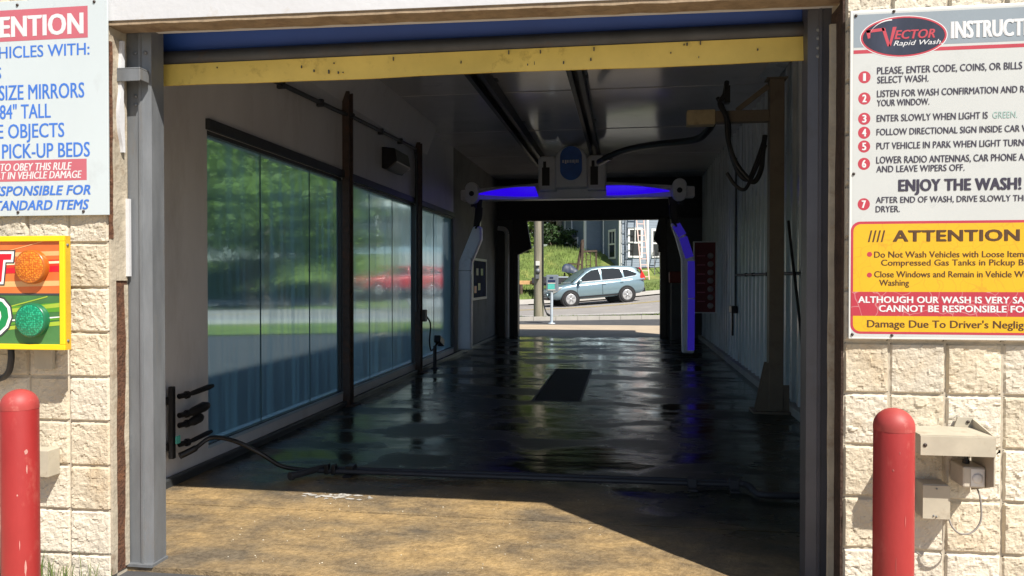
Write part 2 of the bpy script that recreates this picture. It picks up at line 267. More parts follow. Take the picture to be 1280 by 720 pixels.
# soapy window glass
def glass_mat():
    m = bpy.data.materials.new('soapy_window_glass'); m.use_nodes = True
    n = m.node_tree.nodes; l = m.node_tree.links
    n.remove(n['Principled BSDF']); out = n['Material Output']
    tc = n.new('ShaderNodeTexCoord'); mp = n.new('ShaderNodeMapping'); mp.inputs['Scale'].default_value = (1, 9, 0.45)
    l.new(tc.outputs['Object'], mp.inputs['Vector'])
    nz = n.new('ShaderNodeTexNoise'); nz.inputs['Scale'].default_value = 1.6; nz.inputs['Detail'].default_value = 5
    l.new(mp.outputs['Vector'], nz.inputs['Vector'])
    tr = n.new('ShaderNodeBsdfTransparent'); tr.inputs['Color'].default_value = (0.80, 0.91, 0.95, 1)
    rf = n.new('ShaderNodeBsdfRefraction'); rf.inputs['IOR'].default_value = 1.012; rf.inputs['Roughness'].default_value = 0.35; rf.inputs['Color'].default_value = (0.80, 0.91, 0.95, 1)
    tl = n.new('ShaderNodeBsdfTranslucent'); tl.inputs['Color'].default_value = (0.42, 0.64, 0.70, 1)
    gl = n.new('ShaderNodeBsdfGlossy'); gl.inputs['Roughness'].default_value = 0.06; gl.inputs['Color'].default_value = (0.4, 0.4, 0.4, 1)
    m1 = n.new('ShaderNodeMixShader'); m1.inputs[0].default_value = 0.55
    l.new(tr.outputs[0], m1.inputs[1]); l.new(rf.outputs[0], m1.inputs[2])
    mr = n.new('ShaderNodeMapRange'); mr.inputs['From Min'].default_value = 0.42; mr.inputs['From Max'].default_value = 0.66; mr.inputs['To Min'].default_value = 0.09; mr.inputs['To Max'].default_value = 0.28
    l.new(nz.outputs['Fac'], mr.inputs['Value'])
    m2 = n.new('ShaderNodeMixShader'); l.new(mr.outputs['Result'], m2.inputs[0]); l.new(m1.outputs[0], m2.inputs[1]); l.new(tl.outputs[0], m2.inputs[2])
    lw = n.new('ShaderNodeLayerWeight'); lw.inputs['Blend'].default_value = 0.5; fr = n.new('ShaderNodeMath'); fr.operation = 'POWER'; fr.inputs[1].default_value = 7.0; l.new(lw.outputs['Facing'], fr.inputs[0])
    m3 = n.new('ShaderNodeMixShader'); l.new(fr.outputs[0], m3.inputs[0]); l.new(m2.outputs[0], m3.inputs[1]); l.new(gl.outputs[0], m3.inputs[2])
    l.new(m3.outputs[0], out.inputs['Surface'])
    return m
M_glass = glass_mat()

# ------------------------------------------------------------------ mesh building helpers
class MB:
    """collects shapes in world coordinates; part() turns them into one mesh object"""
    def __init__(s): s.v = []; s.f = []; s.sm = []
    def add(s, vs, fs, smooth=False):
        o = len(s.v); s.v += [tuple(v) for v in vs]; s.f += [tuple(i + o for i in f) for f in fs]; s.sm += [smooth] * len(fs); return s
    def box(s, a, b, M=None):
        x0, y0, z0 = a; x1, y1, z1 = b
        vs = [Vector(p) for p in ((x0, y0, z0), (x1, y0, z0), (x1, y1, z0), (x0, y1, z0), (x0, y0, z1), (x1, y0, z1), (x1, y1, z1), (x0, y1, z1))]
        if M is not None: vs = [M @ v for v in vs]
        return s.add(vs, [(0, 3, 2, 1), (4, 5, 6, 7), (0, 1, 5, 4), (1, 2, 6, 5), (2, 3, 7, 6), (3, 0, 4, 7)])
    def bar(s, p, q, wx, wy, up=(0, 0, 1)):
        p = Vector(p); q = Vector(q); d = (q - p).normalized(); u = Vector(up)
        if abs(d.dot(u)) > 0.98: u = Vector((0, 1, 0))
        r = d.cross(u).normalized(); u = r.cross(d).normalized()
        vs = [c + r * a * wx / 2 + u * b * wy / 2 for c in (p, q) for a, b in ((-1, -1), (1, -1), (1, 1), (-1, 1))]
        return s.add(vs, [(0, 1, 2, 3), (7, 6, 5, 4), (0, 4, 5, 1), (1, 5, 6, 2), (2, 6, 7, 3), (3, 7, 4, 0)])
    def tube(s, pts, r, seg=10, cap=True):
        pts = [Vector(p) for p in pts]; n = len(pts)
        rs = r if isinstance(r, (list, tuple)) else [r] * n
        vs = []; fs = []; prev = None
        for i, p in enumerate(pts):
            d = (pts[min(i + 1, n - 1)] - pts[max(i - 1, 0)]).normalized()
            if prev is None:
                u = Vector((0, 0, 1)) if abs(d.z) < 0.9 else Vector((1, 0, 0))
                a = d.cross(u).normalized()
            else:
                a = (prev - d * prev.dot(d)).normalized()
            prev = a; b = d.cross(a)
            for k in range(seg):
                t = 2 * PI * k / seg; vs.append(p + (a * math.cos(t) + b * math.sin(t)) * rs[i])
        for i in range(n - 1):
            for k in range(seg):
                fs.append((i * seg + k, i * seg + (k + 1) % seg, (i + 1) * seg + (k + 1) % seg, (i + 1) * seg + k))
        s.add(vs, fs, True)
        if cap:
            s.add(vs[:seg], [tuple(range(seg))[::-1]]); s.add(vs[-seg:], [tuple(range(seg))])
        return s
    def cyl(s, p, q, r, seg=20, r2=None): return s.tube([p, q], [r, r if r2 is None else r2], seg)
    def lathe(s, c, prof, seg=28, axis='z'):
        vs = []; fs = []; n = len(prof); c = Vector(c)
        for r, h in prof:
            for k in range(seg):
                t = 2 * PI * k / seg; a, b = r * math.cos(t), r * math.sin(t)
                vs.append(c + (Vector((a, b, h)) if axis == 'z' else Vector((a, -h, b)) if axis == '-y' else Vector((h, a, b))))
        for i in range(n - 1):
            for k in range(seg): fs.append((i * seg + k, i * seg + (k + 1) % seg, (i + 1) * seg + (k + 1) % seg, (i + 1) * seg + k))
        s.add(vs, fs, True); s.add(vs[-seg:], [tuple(range(seg))]); s.add(vs[:seg], [tuple(range(seg))[::-1]]); return s
    def prism(s, poly, y0, y1, M=None):
        """poly in (x,z), extruded from y0 to y1"""
        n = len(poly); vs = [Vector((x, y0, z)) for x, z in poly] + [Vector((x, y1, z)) for x, z in poly]
        if M is not None: vs = [M @ v for v in vs]
        return s.add(vs, [tuple(range(n)), tuple(range(n, 2 * n))[::-1]] + [(i, i + n, (i + 1) % n + n, (i + 1) % n) for i in range(n)])
    def grid(s, nx, ny, fn, smooth=True):
        vs = [fn(i, j) for j in range(ny + 1) for i in range(nx + 1)]
        fs = [(j * (nx + 1) + i, j * (nx + 1) + i + 1, (j + 1) * (nx + 1) + i + 1, (j + 1) * (nx + 1) + i) for j in range(ny) for i in range(nx)]
        return s.add(vs, fs, smooth)

def thing(name, label, cat, loc=(0, 0, 0), rotz=0.0, group=None):
    o = bpy.data.objects.new(name, None); C.objects.link(o); o.empty_display_size = 0.1
    o.location = loc; o.rotation_euler = (0, 0, rotz); o['label'] = label; o['category'] = cat
    if group: o['group'] = group
    return o
def chain_matrix(o):
    M = Matrix.Translation(o.location) @ Matrix.Rotation(o.rotation_euler[2], 4, 'Z')
    return chain_matrix(o.parent) @ M if o.parent else M
def part(name, mb, m, parent=None, bevel=0.0, local=False, label=None, kind=None, fixn=True):
    me = bpy.data.meshes.new(name); me.from_pydata(mb.v, [], mb.f)
    me.polygons.foreach_set('use_smooth', mb.sm)
    if fixn and len(mb.f) < 4000:
        bm = bmesh.new(); bm.from_mesh(me); bmesh.ops.recalc_face_normals(bm, faces=bm.faces); bm.to_mesh(me); bm.free()
    me.materials.append(m); me.update()
    o = bpy.data.objects.new(name, me); C.objects.link(o)
    if parent is not None:
        o.parent = parent
        if not local: me.transform(chain_matrix(parent).inverted())
    if bevel:
        b = o.modifiers.new('edge', 'BEVEL'); b.width = bevel; b.segments = 2; b.limit_method = 'ANGLE'; b.angle_limit = R(40)
    if label: o['label'] = label
    if kind: o['kind'] = kind
    return o
def solo(name, mb, m, label, cat, group=None, bevel=0.0):
    o = part(name, mb, m, None, bevel); o['label'] = label; o['category'] = cat
    if group: o['group'] = group
    return o
def struct(name, mb, m, kind='structure'):
    o = part(name, mb, m); o['kind'] = kind; return o

def text_mesh(body, shear=0.0, bold=0.0, spacing=1.0):
    cu = bpy.data.curves.new('lettering', 'FONT'); cu.body = body; cu.size = 1.0; cu.shear = shear; cu.offset = bold; cu.space_character = spacing
    cu.resolution_u = 3
    ob = bpy.data.objects.new('lettering', cu); C.objects.link(ob)
    dg = bpy.context.evaluated_depsgraph_get(); me = bpy.data.meshes.new_from_object(ob.evaluated_get(dg))
    vs = [v.co.copy() for v in me.vertices]; fs = [tuple(p.vertices) for p in me.polygons]
    bpy.data.objects.remove(ob); bpy.data.curves.remove(cu); bpy.data.meshes.remove(me)
    return vs, fs
CAPH = {}
def add_text(mb, full, frag, x0, x1, z0, z1, y, shear=0.0, thick=0.0):
    """letters on a plane y=const; the fragment frag of full spans x0..x1, capitals z0..z1"""
    k = shear; bold = 0.0
    if k not in CAPH:
        hv, _ = text_mesh('H', shear, bold); CAPH[k] = (min(v.y for v in hv), max(v.y for v in hv))
    b0, b1 = CAPH[k]
    sp = 1.0 + 1.6 * max(0, thick - .03)
    fv, _ = text_mesh(frag, shear, bold, sp); fa, fb = min(v.x for v in fv), max(v.x for v in fv)
    vs, fs = text_mesh(full, shear, bold, sp); a, b = min(v.x for v in vs), max(v.x for v in vs)
    sx = (x1 - x0) / (fb - fa); sz = (z1 - z0) / (b1 - b0)
    d = thick * (z1 - z0)
    if full.startswith(frag): f = lambda x: x0 + d + (x - a) * sx * (1 - 2 * d / (x1 - x0))
    else: f = lambda x: x1 - d + (x - b) * sx * (1 - 2 * d / (x1 - x0))
    steps = [0.0] if thick < .012 else [-1, 0, 1] if thick < .05 else [-1, -.5, 0, .5, 1]
    for i, q in enumerate(steps):     # heavier strokes: the letters overprinted side by side, 0.06 mm apart in depth
        mb.add([(f(v.x) + q * d, y - i * 0.00006, z0 + (v.y - b0) * sz) for v in vs], fs)
        if thick >= .05 and q == 0:
            for dz in (-.45, .45): mb.add([(f(v.x), y - (i + 7 + dz) * 0.00006, z0 + d * .5 + dz * d + (v.y - b0) * sz * (1 - d / (z1 - z0))) for v in vs], fs)
    return mb
def disc(mb, c, rx, rz, y, seg=28, inner=None):
    if inner is None:
        mb.add([(c[0] + rx * math.cos(2 * PI * k / seg), y, c[1] + rz * math.sin(2 * PI * k / seg)) for k in range(seg)], [tuple(range(seg))])
    else:
        ix, iz = inner
        vs = [(c[0] + rx * math.cos(2 * PI * k / seg), y, c[1] + rz * math.sin(2 * PI * k / seg)) for k in range(seg)] + [(c[0] + ix * math.cos(2 * PI * k / seg), y, c[1] + iz * math.sin(2 * PI * k / seg)) for k in range(seg)]
        mb.add(vs, [(k, (k + 1) % seg, (k + 1) % seg + seg, k + seg) for k in range(seg)])
    return mb
def rect(mb, x0, x1, z0, z1, y): return mb.add([(x0, y, z0), (x1, y, z0), (x1, y, z1), (x0, y, z1)], [(0, 1, 2, 3)])
def arc_pts(pts, n=8):
    """Catmull-Rom through the points"""
    P = [Vector(p) for p in pts]; P = [P[0] * 2 - P[1]] + P + [P[-1] * 2 - P[-2]]; out = []
    for i in range(1, len(P) - 2):
        for k in range(n):
            t = k / n; a, b, c, d = P[i - 1:i + 3]
            out.append(0.5 * ((2 * b) + (c - a) * t + (2 * a - 5 * b + 4 * c - d) * t * t + (3 * b - a - 3 * c + d) * t ** 3))
    out.append(P[-2]); return out

# ------------------------------------------------------------------ terrain, street, lot
TH = R(22); CT, ST = math.cos(TH), math.sin(TH)
def to_sn(x, y): return ((x + 2.7) * CT + (y - 34) * ST, -(x + 2.7) * ST + (y - 34) * CT)
def from_sn(s, n): return (-2.7 + s * CT - n * ST, 34 + s * ST + n * CT)
def sstep(a, b, x):
    t = max(0.0, min(1.0, (x - a) / (b - a))); return t * t * (3 - 2 * t)
def height(x, y):
    s, n = to_sn(x, y)
    e = s / 2.0
    sp = 2.0 * (e if e > 30 else math.log1p(math.exp(e)))
    z = 0.095 * min(sp, 22) * sstep(-9, -2, n)
    if n > 2.6:
        z += 0.16 * min(n - 2.6, 8.0) * (0.25 + 0.75 * sstep(-26, -6, s)) * (1 - 0.40 * sstep(3.2, 7.0, s))
        if n > 9: z += 0.40 * min(n - 9.0, 4.0) + (0.02 * (n - 13) if n > 13 else 0)
    return z
xs = [-900, -500, -280, -170, -110, -75] + [-60 + 0.75 * i for i in range(115)] + [30, 40, 60, 100, 180, 300, 520, 900]
ys = [-900, -500, -250, -120, -60, -30, -12, 0, 8, 13] + [16 + 0.75 * i for i in range(76)] + [77, 85, 100, 130, 180, 280, 500, 900]
g = MB()
g.grid(len(xs) - 1, len(ys) - 1, lambda i, j: (xs[i], ys[j], height(xs[i], ys[j]) - 0.035))
struct('ground', g, M_grass)
def sheet(name, m, s0, s1, n0, n1, ds, dn, lift, kind='structure', nf=None):
    mb = MB(); nx = max(1, round((s1 - s0) / ds)); ny = max(1, round((n1 - n0) / dn))
    def fn(i, j):
        s = s0 + (s1 - s0) * i / nx; n = n0 + (n1 - n0) * j / ny
        if nf: n = nf(s, n, j / ny)
        x, y = from_sn(s, n); return (x, y, height(x, y) + lift)
    mb.grid(nx, ny, fn); return struct(name, mb, m, kind)
sheet('parking_lot', M_asphalt, -45, 30, -70, -8.72, 5, 5, -0.004)
sheet('road', M_road, -70, 40, -6.6, 2.3, 0.75, 0.7, 0.012)
sheet('pavement', M_kerb, -1.5, 40, 2.45, 3.7, 0.75, 0.6, 0.06)
sheet('gravel_driveway', M_gravel, -6.5, -1.0, 2.3, 13, 0.6, 0.6, 0.03)
sheet('gravel_path', M_gravel, -34, -9, 3.4, 5.4, 0.6, 0.5, 0.03, nf=lambda s, n, t: n + 0.11 * (s + 9) * -0.45)
for nn, mm, nm, wd in ((-2.32, M_line_y, 'yellow_centre_line', 0.12), (-2.02, M_line_y, 'yellow_centre_line', 0.12), (-6.15, M_line_w, 'white_edge_line', 0.12)):
    sheet(nm, mm, -60, 40, nn, nn + wd, 0.75, 0.2, 0.018)
sheet('verge', M_grass, -45, -7.0, -13.2, -8.73, 0.75, 0.7, 0.02)
kb = MB()
for (s0, s1) in ((-45, 30),):
    N = 100
    for i in range(N):
        a, b = s0 + (s1 - s0) * i / N, s0 + (s1 - s0) * (i + 0.985) / N
        p0, p1, p2, p3 = from_sn(a, -8.72), from_sn(b, -8.72), from_sn(b, -8.5), from_sn(a, -8.5)
        z = [height(*p) + 0.12 for p in (p0, p1, p2, p3)]
        kb.add([(p0[0], p0[1], -0.05), (p1[0], p1[1], -0.05), (p2[0], p2[1], -0.05), (p3[0], p3[1], -0.05)] + [(p[0], p[1], zz) for p, zz in zip((p0, p1, p2, p3), z)],
               [(0, 3, 2, 1), (4, 5, 6, 7), (0, 1, 5, 4), (1, 2, 6, 5), (2, 3, 7, 6), (3, 0, 4, 7)])
struct('kerb', kb, M_kerb)
ap = MB(); ap.box((-6.0, 17.65, -0.05), (5.2, 22.3, 0.012)); ap.box((-7, -9, -.05), (6, 2.95, 0.006)); struct('concrete_apron', ap, M_apron)  # front slab lies out of view, added to bounce sunlight inside

# ------------------------------------------------------------------ wash bay floor (sheet with a drain opening and a joint)
FZ = 0.02
fl = MB()
def fbox(x0, x1, y0, y1): fl.box((x0, y0, -0.12), (x1, y1, FZ))
DX0, DX1, DY0, DY1 = -1.02, -0.47, 8.35, 11.35
fbox(-2.99, 1.74, 3.268, 4.203); fbox(-2.99, 1.74, 4.219, DY0); fbox(-2.99, DX0, DY0, DY1); fbox(DX1, 1.74, DY0, DY1); fbox(-2.99, 1.74, DY1, 17.65)
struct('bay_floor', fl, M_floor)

# ------------------------------------------------------------------ the car wash building
YF = 3.16                    # face of the block piers
LX, RX = -2.31, 0.85         # masonry opening
WL, WR = -2.95, 1.70         # inner faces of the bay's side walls
YB = 17.6                    # rear wall
CZ = 3.65                    # ceiling
bld = thing('car_wash_building', 'drive-through car wash bay of cream split-face block with white fascia and glazed left side', 'building', (-0.73, YF, 0))
def split_faces(cols, z0, nrows, fine):
    mbs = [MB(), MB(), MB()]; N = fine; rt = random.Random(13)
    for (a, b) in cols:
        for r in range(nrows):
            za, zb = z0 + r * 0.2032 + 0.004, z0 + (r + 1) * 0.2032 - 0.005
            xa, xb = a + 0.0045, b - 0.0045
            sd = random.uniform(0, 90); tilt = random.uniform(-.003, .003)
            def fn(i, j):
                u, v = i / N, j / N; x = xa + (xb - xa) * u; z = za + (zb - za) * v
                e = min(u, 1 - u, v, 1 - v) * 0.2
                k = min(1, e / 0.008); k = k * (2 - k)
                p = Vector((x * 15 + sd, z * 15, sd))
                q = Vector((x * 34 + sd + 0.6 * noise.noise(p * 1.7), z * 40 + 0.6 * noise.noise(p * 1.9 + Vector((5, 1, 2))), sd))
                dd, pp = noise.voronoi(q)
                c = pp[0]; hs = noise.noise_vector(c * 7.31)
                h = 0.0095 + 0.0035 * noise.noise(p * 0.5) + 0.004 * hs.z + 0.0062 * (hs.x * (q.x - c.x) + hs.y * (q.z - c.z) + hs.y * (q.y - c.y)) + 0.0030 * (0.45 - abs(noise.noise(p * 2.2))) + 0.0014 * noise.noise(p * 6.5) + tilt * (u - .5) * 3
                jx = 0.0022 * noise.noise(Vector((x * 60, z * 60, 3))) * (1 - k)
                return (x + jx, YF - max(0.0, h) * k, z + jx)
            rt.choice(mbs).grid(N, N, fn, False)
    return mbs
ZB0 = 0.92 - 5 * 0.2032
colsL = [(LX - 0.2032 * (k + 1), LX - 0.2032 * k) for k in range(5)]
colsR = [(LX + 3.16, LX + 3.16 + 0.17)] + [(1.02 + 0.2045 * k, 1.02 + 0.2045 * (k + 1)) for k in range(5)]
farL = [(LX - 0.2032 * (k + 1), LX - 0.2032 * k) for k in range(5, 16)]
farR = [(1.02 + 0.2045 * k, 1.02 + 0.2045 * (k + 1)) for k in range(5, 14)]
for near, far, x0, x1, lab in ((colsL, farL, LX - 16 * 0.2032, LX, 'sunlit cream split-face block pier left of the bay opening'), (colsR, farR, RX, 1.02 + 14 * .2045, 'sunlit cream split-face block pier right of the bay opening')):
    mo = MB(); mo.box((x0, YF, -0.3), (x1, YF + 0.19, 3.95))
    pw = part('block_wall', mo, M_mortar, bld, label=lab)
    allb = MB(); idx = []
    for mb, fb, q in zip(split_faces(near, ZB0, 19, 30), split_faces(far, ZB0, 19, 8), range(3)):
        allb.add(mb.v, mb.f, False); allb.add(fb.v, fb.f, False); idx += [q] * (len(mb.f) + len(fb.f))
    bf = part('block_face', allb, M_block, pw, fixn=False)
    bf.data.materials.append(M_block2); bf.data.materials.append(M_block3); bf.data.polygons.foreach_set('material_index', idx)
# fascia over the opening, with its weathered underside
def zf(x): return 2.530 - 0.036 * (x - LX) / (RX - LX)
fa = MB(); fa.prism([(LX - 0.015, zf(LX)), (RX, zf(RX)), (RX, 3.95), (LX - .015, 3.95)], YF - 0.012, YF + 0.19); part('fascia', fa, M_white_paint, bld)
sf = MB()
N = 60
def soff(i, j):
    x = LX + (RX - LX) * i / N; wv = 0.004 * noise.noise(Vector((x * 9, 0, 0)))
    return [(x, YF - 0.004, zf(x) - .0005), (x, YF - 0.008, zf(x) - .020 + wv), (x, YF + 0.105, zf(x) - .020 + wv), (x, YF + 0.105, zf(x) - .001)][j]
sf.grid(N, 3, soff, False); part('soffit_board', sf, M_soffit, bld)
cp = MB(); cp.box((-5.7, YF - 0.05, 3.95), (4.0, YF + 0.25, 4.02)); part('coping', cp, M_white_paint, bld, bevel=0.008)
# jamb linings on the reveals: plaster strip, rust behind, peeling metal edge
def reveal_strip(xf, ya, yb, z0, z1, th, aa, ab, freq, seed, bow=0.0, n=90):
    """upright strip on a reveal face x=xf, proud by th (signed); its two long edges wander"""
    mb = MB(); vs = []
    for i in range(n + 1):
        z = z0 + (z1 - z0) * i / n; u = i / n
        w0 = aa * (noise.noise(Vector((seed, z * freq, 0))) + .6 * noise.noise(Vector((seed, z * freq * 3.3, 4))))
        w1 = ab * (noise.noise(Vector((seed + 9, z * freq, 2))) + .6 * noise.noise(Vector((seed + 9, z * freq * 3.3, 7)))) + bow * math.sin(u * PI) ** 2
        vs += [(xf, ya + w0, z), (xf, yb + w1, z), (xf + th, yb + w1, z), (xf + th * .9, ya + w0, z)]
    fs = []
    for i in range(n):
        a = 4 * i; b = a + 4
        fs += [(a, a + 1, b + 1, b), (a + 1, a + 2, b + 2, b + 1), (a + 2, a + 3, b + 3, b + 2), (a + 3, a, b, b + 3)]
    fs += [(0, 3, 2, 1), (4 * n, 4 * n + 1, 4 * n + 2, 4 * n + 3)]
    mb.add(vs, fs); return mb
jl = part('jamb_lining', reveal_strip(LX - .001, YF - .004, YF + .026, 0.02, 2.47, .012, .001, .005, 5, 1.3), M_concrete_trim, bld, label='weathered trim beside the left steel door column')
part('rust_strip', reveal_strip(LX, YF + .022, YF + .108, 0.02, 1.36, .006, .003, .002, 6, 5.2), M_rust, jl)
part('rust_strip', reveal_strip(LX, YF - .006, YF + .006, 1.55, 2.44, .014, .001, .005, 7, 8.9), M_rust, jl)
part('plaster_strip', reveal_strip(LX, YF + .030, YF + .106, 1.36, 2.46, .012, .004, .006, 4, 3.1), M_concrete_trim, jl)
part('peeling_edge', reveal_strip(LX, YF + .088, YF + .109, 0.03, 1.34, .012, .016, .001, 2.2, 12.4), M_concrete_trim, jl)
part('peeling_edge', reveal_strip(LX, YF + .050, YF + .068, 1.95, 2.46, .030, .020, .010, 3.2, 15.4), M_white_paint, jl)
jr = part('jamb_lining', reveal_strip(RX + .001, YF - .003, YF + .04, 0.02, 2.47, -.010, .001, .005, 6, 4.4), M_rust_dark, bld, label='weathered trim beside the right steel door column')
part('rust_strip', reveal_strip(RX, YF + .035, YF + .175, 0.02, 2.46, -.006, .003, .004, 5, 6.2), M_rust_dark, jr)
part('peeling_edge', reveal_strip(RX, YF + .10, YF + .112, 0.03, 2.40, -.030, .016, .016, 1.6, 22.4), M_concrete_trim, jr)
# left side wall with the long window openings
WY0, WY1, WZ0, WZ1 = 5.08, 13.0, 0.15, 2.43
sw = MB(); T = 0.2
sw.box((WL - T, YF + 0.19, -0.1), (WL, WY0, CZ + 0.1))
sw.box((WL - T, WY0, -0.1), (WL, WY1, WZ0)); sw.box((WL - T, WY0, WZ1), (WL, WY1, CZ + 0.1))
side = part('side_wall', sw, M_wall_panel, bld)
sw2 = MB(); sw2.box((WL - T, WY1, -0.1), (WL, YB, CZ + 0.1)); part('side_wall', sw2, mat('shade_grey_wall', (.22, .225, .23), .7, var=.15, scale=2, dirt=((.13, .13, .125), .3, 2.5)), bld, label='stretch of wall past the windows, greyed to paint in shade')  # wall colour greyed here to stand in for the fading light
ck = MB(); ck.box((WL, YF + 0.19, 0), (WL + 0.05, YB, 0.075)); part('kerb_strip', ck, M_frame_dark, side, bevel=0.01)
cv = MB(); cv.prism([(WL + 0.001, CZ - 0.42), (WL + 0.16, CZ - 0.001), (WL + 0.001, CZ - 0.001)], 3.4, 11.2); part('corner_wedge', cv, M_wall_panel, side)  # slanted wedge making a brighter band under the ceiling
tb = MB(); tb.box((WL + 0.001, WY0 - 0.02, WZ1), (WL + 0.03, WY1 + 0.03, WZ1 + 0.075)); part('head_trim', tb, M_frame_dark, side)
seg = [(WY0, 7.72, 3, (5.98, 6.98)), (7.84, 10.54, 3, (8.72, 9.62)), (10.66, WY1, 2, (11.8,))]
for (a, b, k, joints) in seg:
    fr = MB()
    for bx in (((a, WZ0), (b, WZ0 + 0.03)), ((a, WZ1 - 0.03), (b, WZ1)), ((a, WZ0 + 0.03), (a + 0.014, WZ1 - 0.03)), ((b - 0.014, WZ0 + 0.03), (b, WZ1 - 0.03))):
        fr.box((WL - 0.062, bx[0][0], bx[0][1]), (WL - 0.012, bx[1][0], bx[1][1]))
    wo = part('window', fr, M_frame_dark, bld)
    cuts = [a + 0.012] + list(joints) + [b - 0.012]
    for i in range(len(cuts) - 1):
        gp = MB(); gp.box((WL - 0.055, cuts[i] + 0.004, WZ0 + 0.03), (WL - 0.047, cuts[i + 1] - 0.004, WZ1 - 0.03)); part('pane', gp, M_glass, wo)
    for jv in joints:
        sp_ = MB(); sp_.box((WL - 0.056, jv - 0.0035, WZ0 + 0.03), (WL - 0.046, jv + 0.0035, WZ1 - 0.03)); part('mullion', sp_, M_seal, wo)
    bd = MB(); bd.box((WL - 0.014, a + 0.002, WZ0 + 0.001), (WL + 0.004, b - 0.002, WZ0 + 0.022)); part('bead', bd, M_frame_pale, wo)
# right wall with ribbed white liner
rw = MB(); rw.box((WR + 0.03, YF + 0.19, -0.1), (WR + 0.23, YB, CZ + 0.1)); rwall = part('side_wall', rw, M_rear, bld, label='right side wall behind the ribbed white liner')
rb = MB(); prof = []
y = YF + 0.2
while y < YB - 0.3:
    prof += [(y, 0.03), (y + 0.20, 0.03), (y + 0.222, 0.0), (y + 0.282, 0.0)]; y += 0.305
prof.append((YB - 0.01, 0.03))
vs = []; fs = []
for (yy, d) in prof: vs += [(WR + d - 0.006, yy, 0.10), (WR + d - 0.006, yy, CZ - 0.002)]
for i in range(len(prof) - 1): fs.append((2 * i, 2 * i + 2, 2 * i + 3, 2 * i + 1))
rb.add(vs, fs); part('ribbed_liner', rb, M_liner, rwall)
ck = MB(); ck.box((WR - 0.07, YF + 0.2, 0), (WR + 0.029, YB, 0.10)); part('kerb_strip', ck, M_kerb, rwall, bevel=0.012)
cs = MB(); cs.prism([(WR - 0.02, CZ - 0.05), (WR - 0.20, CZ - 0.002), (WR - 0.02, CZ - 0.002)], 6.2, 9.0); part('corner_wedge', cs, M_liner, rwall)  # wedge added to stand for the lit top of the liner
# rear wall round the exit
EX0, EX1, EZ = -2.45, 0.79, 2.71
rr = MB(); rr.box((WL - T, YB, -0.1), (EX0, YB + 0.2, CZ + 0.3)); rr.box((EX1, YB, -0.1), (WR + 0.23, YB + 0.2, CZ + 0.3)); rr.box((EX0, YB, EZ), (EX1, YB + 0.2, CZ + 0.3))
rear = part('rear_wall', rr, M_rear, bld)
hd = MB(); hd.box((WL + 0.02, YB - 0.12, EZ + 0.03), (WR - 0.02, YB - 0.004, CZ - 0.002)); part('dark_header', hd, M_header, rear)  # near-black box across the wall above the exit
dj = MB()
dj.box((EX0 - 0.11, YB - 0.10, 0.02), (EX0 + 0.004, YB - 0.003, EZ + 0.03)); dj.box((EX1 - 0.004, YB - 0.10, 0.02), (EX1 + 0.13, YB - 0.003, EZ + 0.03)); dj.box((EX0 + 0.004, YB - 0.10, EZ - 0.02), (EX1 - 0.004, YB - 0.003, EZ + 0.03))
part('exit_frame', dj, M_blackmetal, rear, bevel=0.006)
tk = MB(); tk.tube(arc_pts([(EX0 - 0.24, YB - 0.2, 0.02), (EX0 - 0.24, YB - 0.2, 2.15), (EX0 - 0.24, YB - 0.2, 2.4), (EX0 - 0.30, YB - 0.2, 2.50), (EX0 - 0.45, YB - 0.2, 2.53)], 6), 0.055, 12); part('door_track', tk, M_white_mach, rear)
ce = MB(); ce.box((WL - T, YF + 0.19, CZ), (WR + 0.23, YB, CZ + 0.12)); ceil_o = part('ceiling', ce, M_ceil, bld)
sm_ = MB()
yy = 4.4
while yy < YB:
    sm_.box((WL + 0.001, yy, CZ - 0.008), (WR - 0.01, yy + 0.025, CZ - 0.0005)); yy += 2.44
part('seam_strip', sm_, M_ceil, ceil_o)
rf_ = MB(); rf_.box((-3.6, YF + 0.1, CZ + 0.3), (2.4, YB + 0.3, CZ + 0.42)); part('roof', rf_, M_roof, bld)
fr_ = MB(); fr_.box((WL, YF + 0.19, 2.55), (WR + 0.03, YF + 0.21, CZ)); fr_.box((RX + 0.02, YF + 0.192, 0), (WR + 0.03, YF + 0.21, 2.55)); fr_.box((WL, YF + 0.192, 0), (LX - 0.02, YF + 0.21, 2.55)); part('front_wall', fr_, M_rear, bld)

# ------------------------------------------------------------------ roll-up door hanging in the opening
door = thing('roll_up_door', 'raised roll-up door: blue curtain roll, dark bar and yellow bottom flap across the opening', 'roll-up door', (-0.75, 3.4, 2.29))
CL0, CL1 = -2.30, 0.765
bl = MB()
bl.grid(1, 14, lambda i, j: (CL0 if i == 0 else CL1, 3.50 - 0.06 * math.sin(PI * 0.5 * min(1, j / 10)), 2.48 + 0.02 * j), True)
bl.cyl((CL0, 3.66, 2.80), (CL1, 3.66, 2.80), 0.20, 28)
part('curtain_roll', bl, M_blue_vinyl, door)
br = MB(); br.cyl((CL0, 3.475, 2.445), (CL1, 3.475, 2.445), 0.038, 18); br.box((CL0, 3.455, 2.393), (CL1, 3.495, 2.42)); part('bottom_bar', br, M_steel_dark, door)
yf = MB(); N = 80
def yfl(i, j):
    x = CL0 + (CL1 - CL0) * i / N; t = j / 8
    return (x, 3.45 + 0.010 * math.sin(x * 4.1 + t) * t - 0.004 * t, 2.412 - 0.104 * t + (0.003 * noise.noise(Vector((x * 3, 0, 2))) if j == 8 else 0))
yf.grid(N, 8, yfl); yb2 = MB()
def yfb(i, j):
    a = yfl(i, j); return (a[0], a[1] + 0.012, a[2])
yf.grid(N, 8, yfb); yf.grid(N, 1, lambda i, j: yfl(i, 8) if j == 0 else yfb(i, 8), False)
flap = part('yellow_flap', yf, M_yellow_vinyl, door)
sc_ = MB()
random.seed(3)
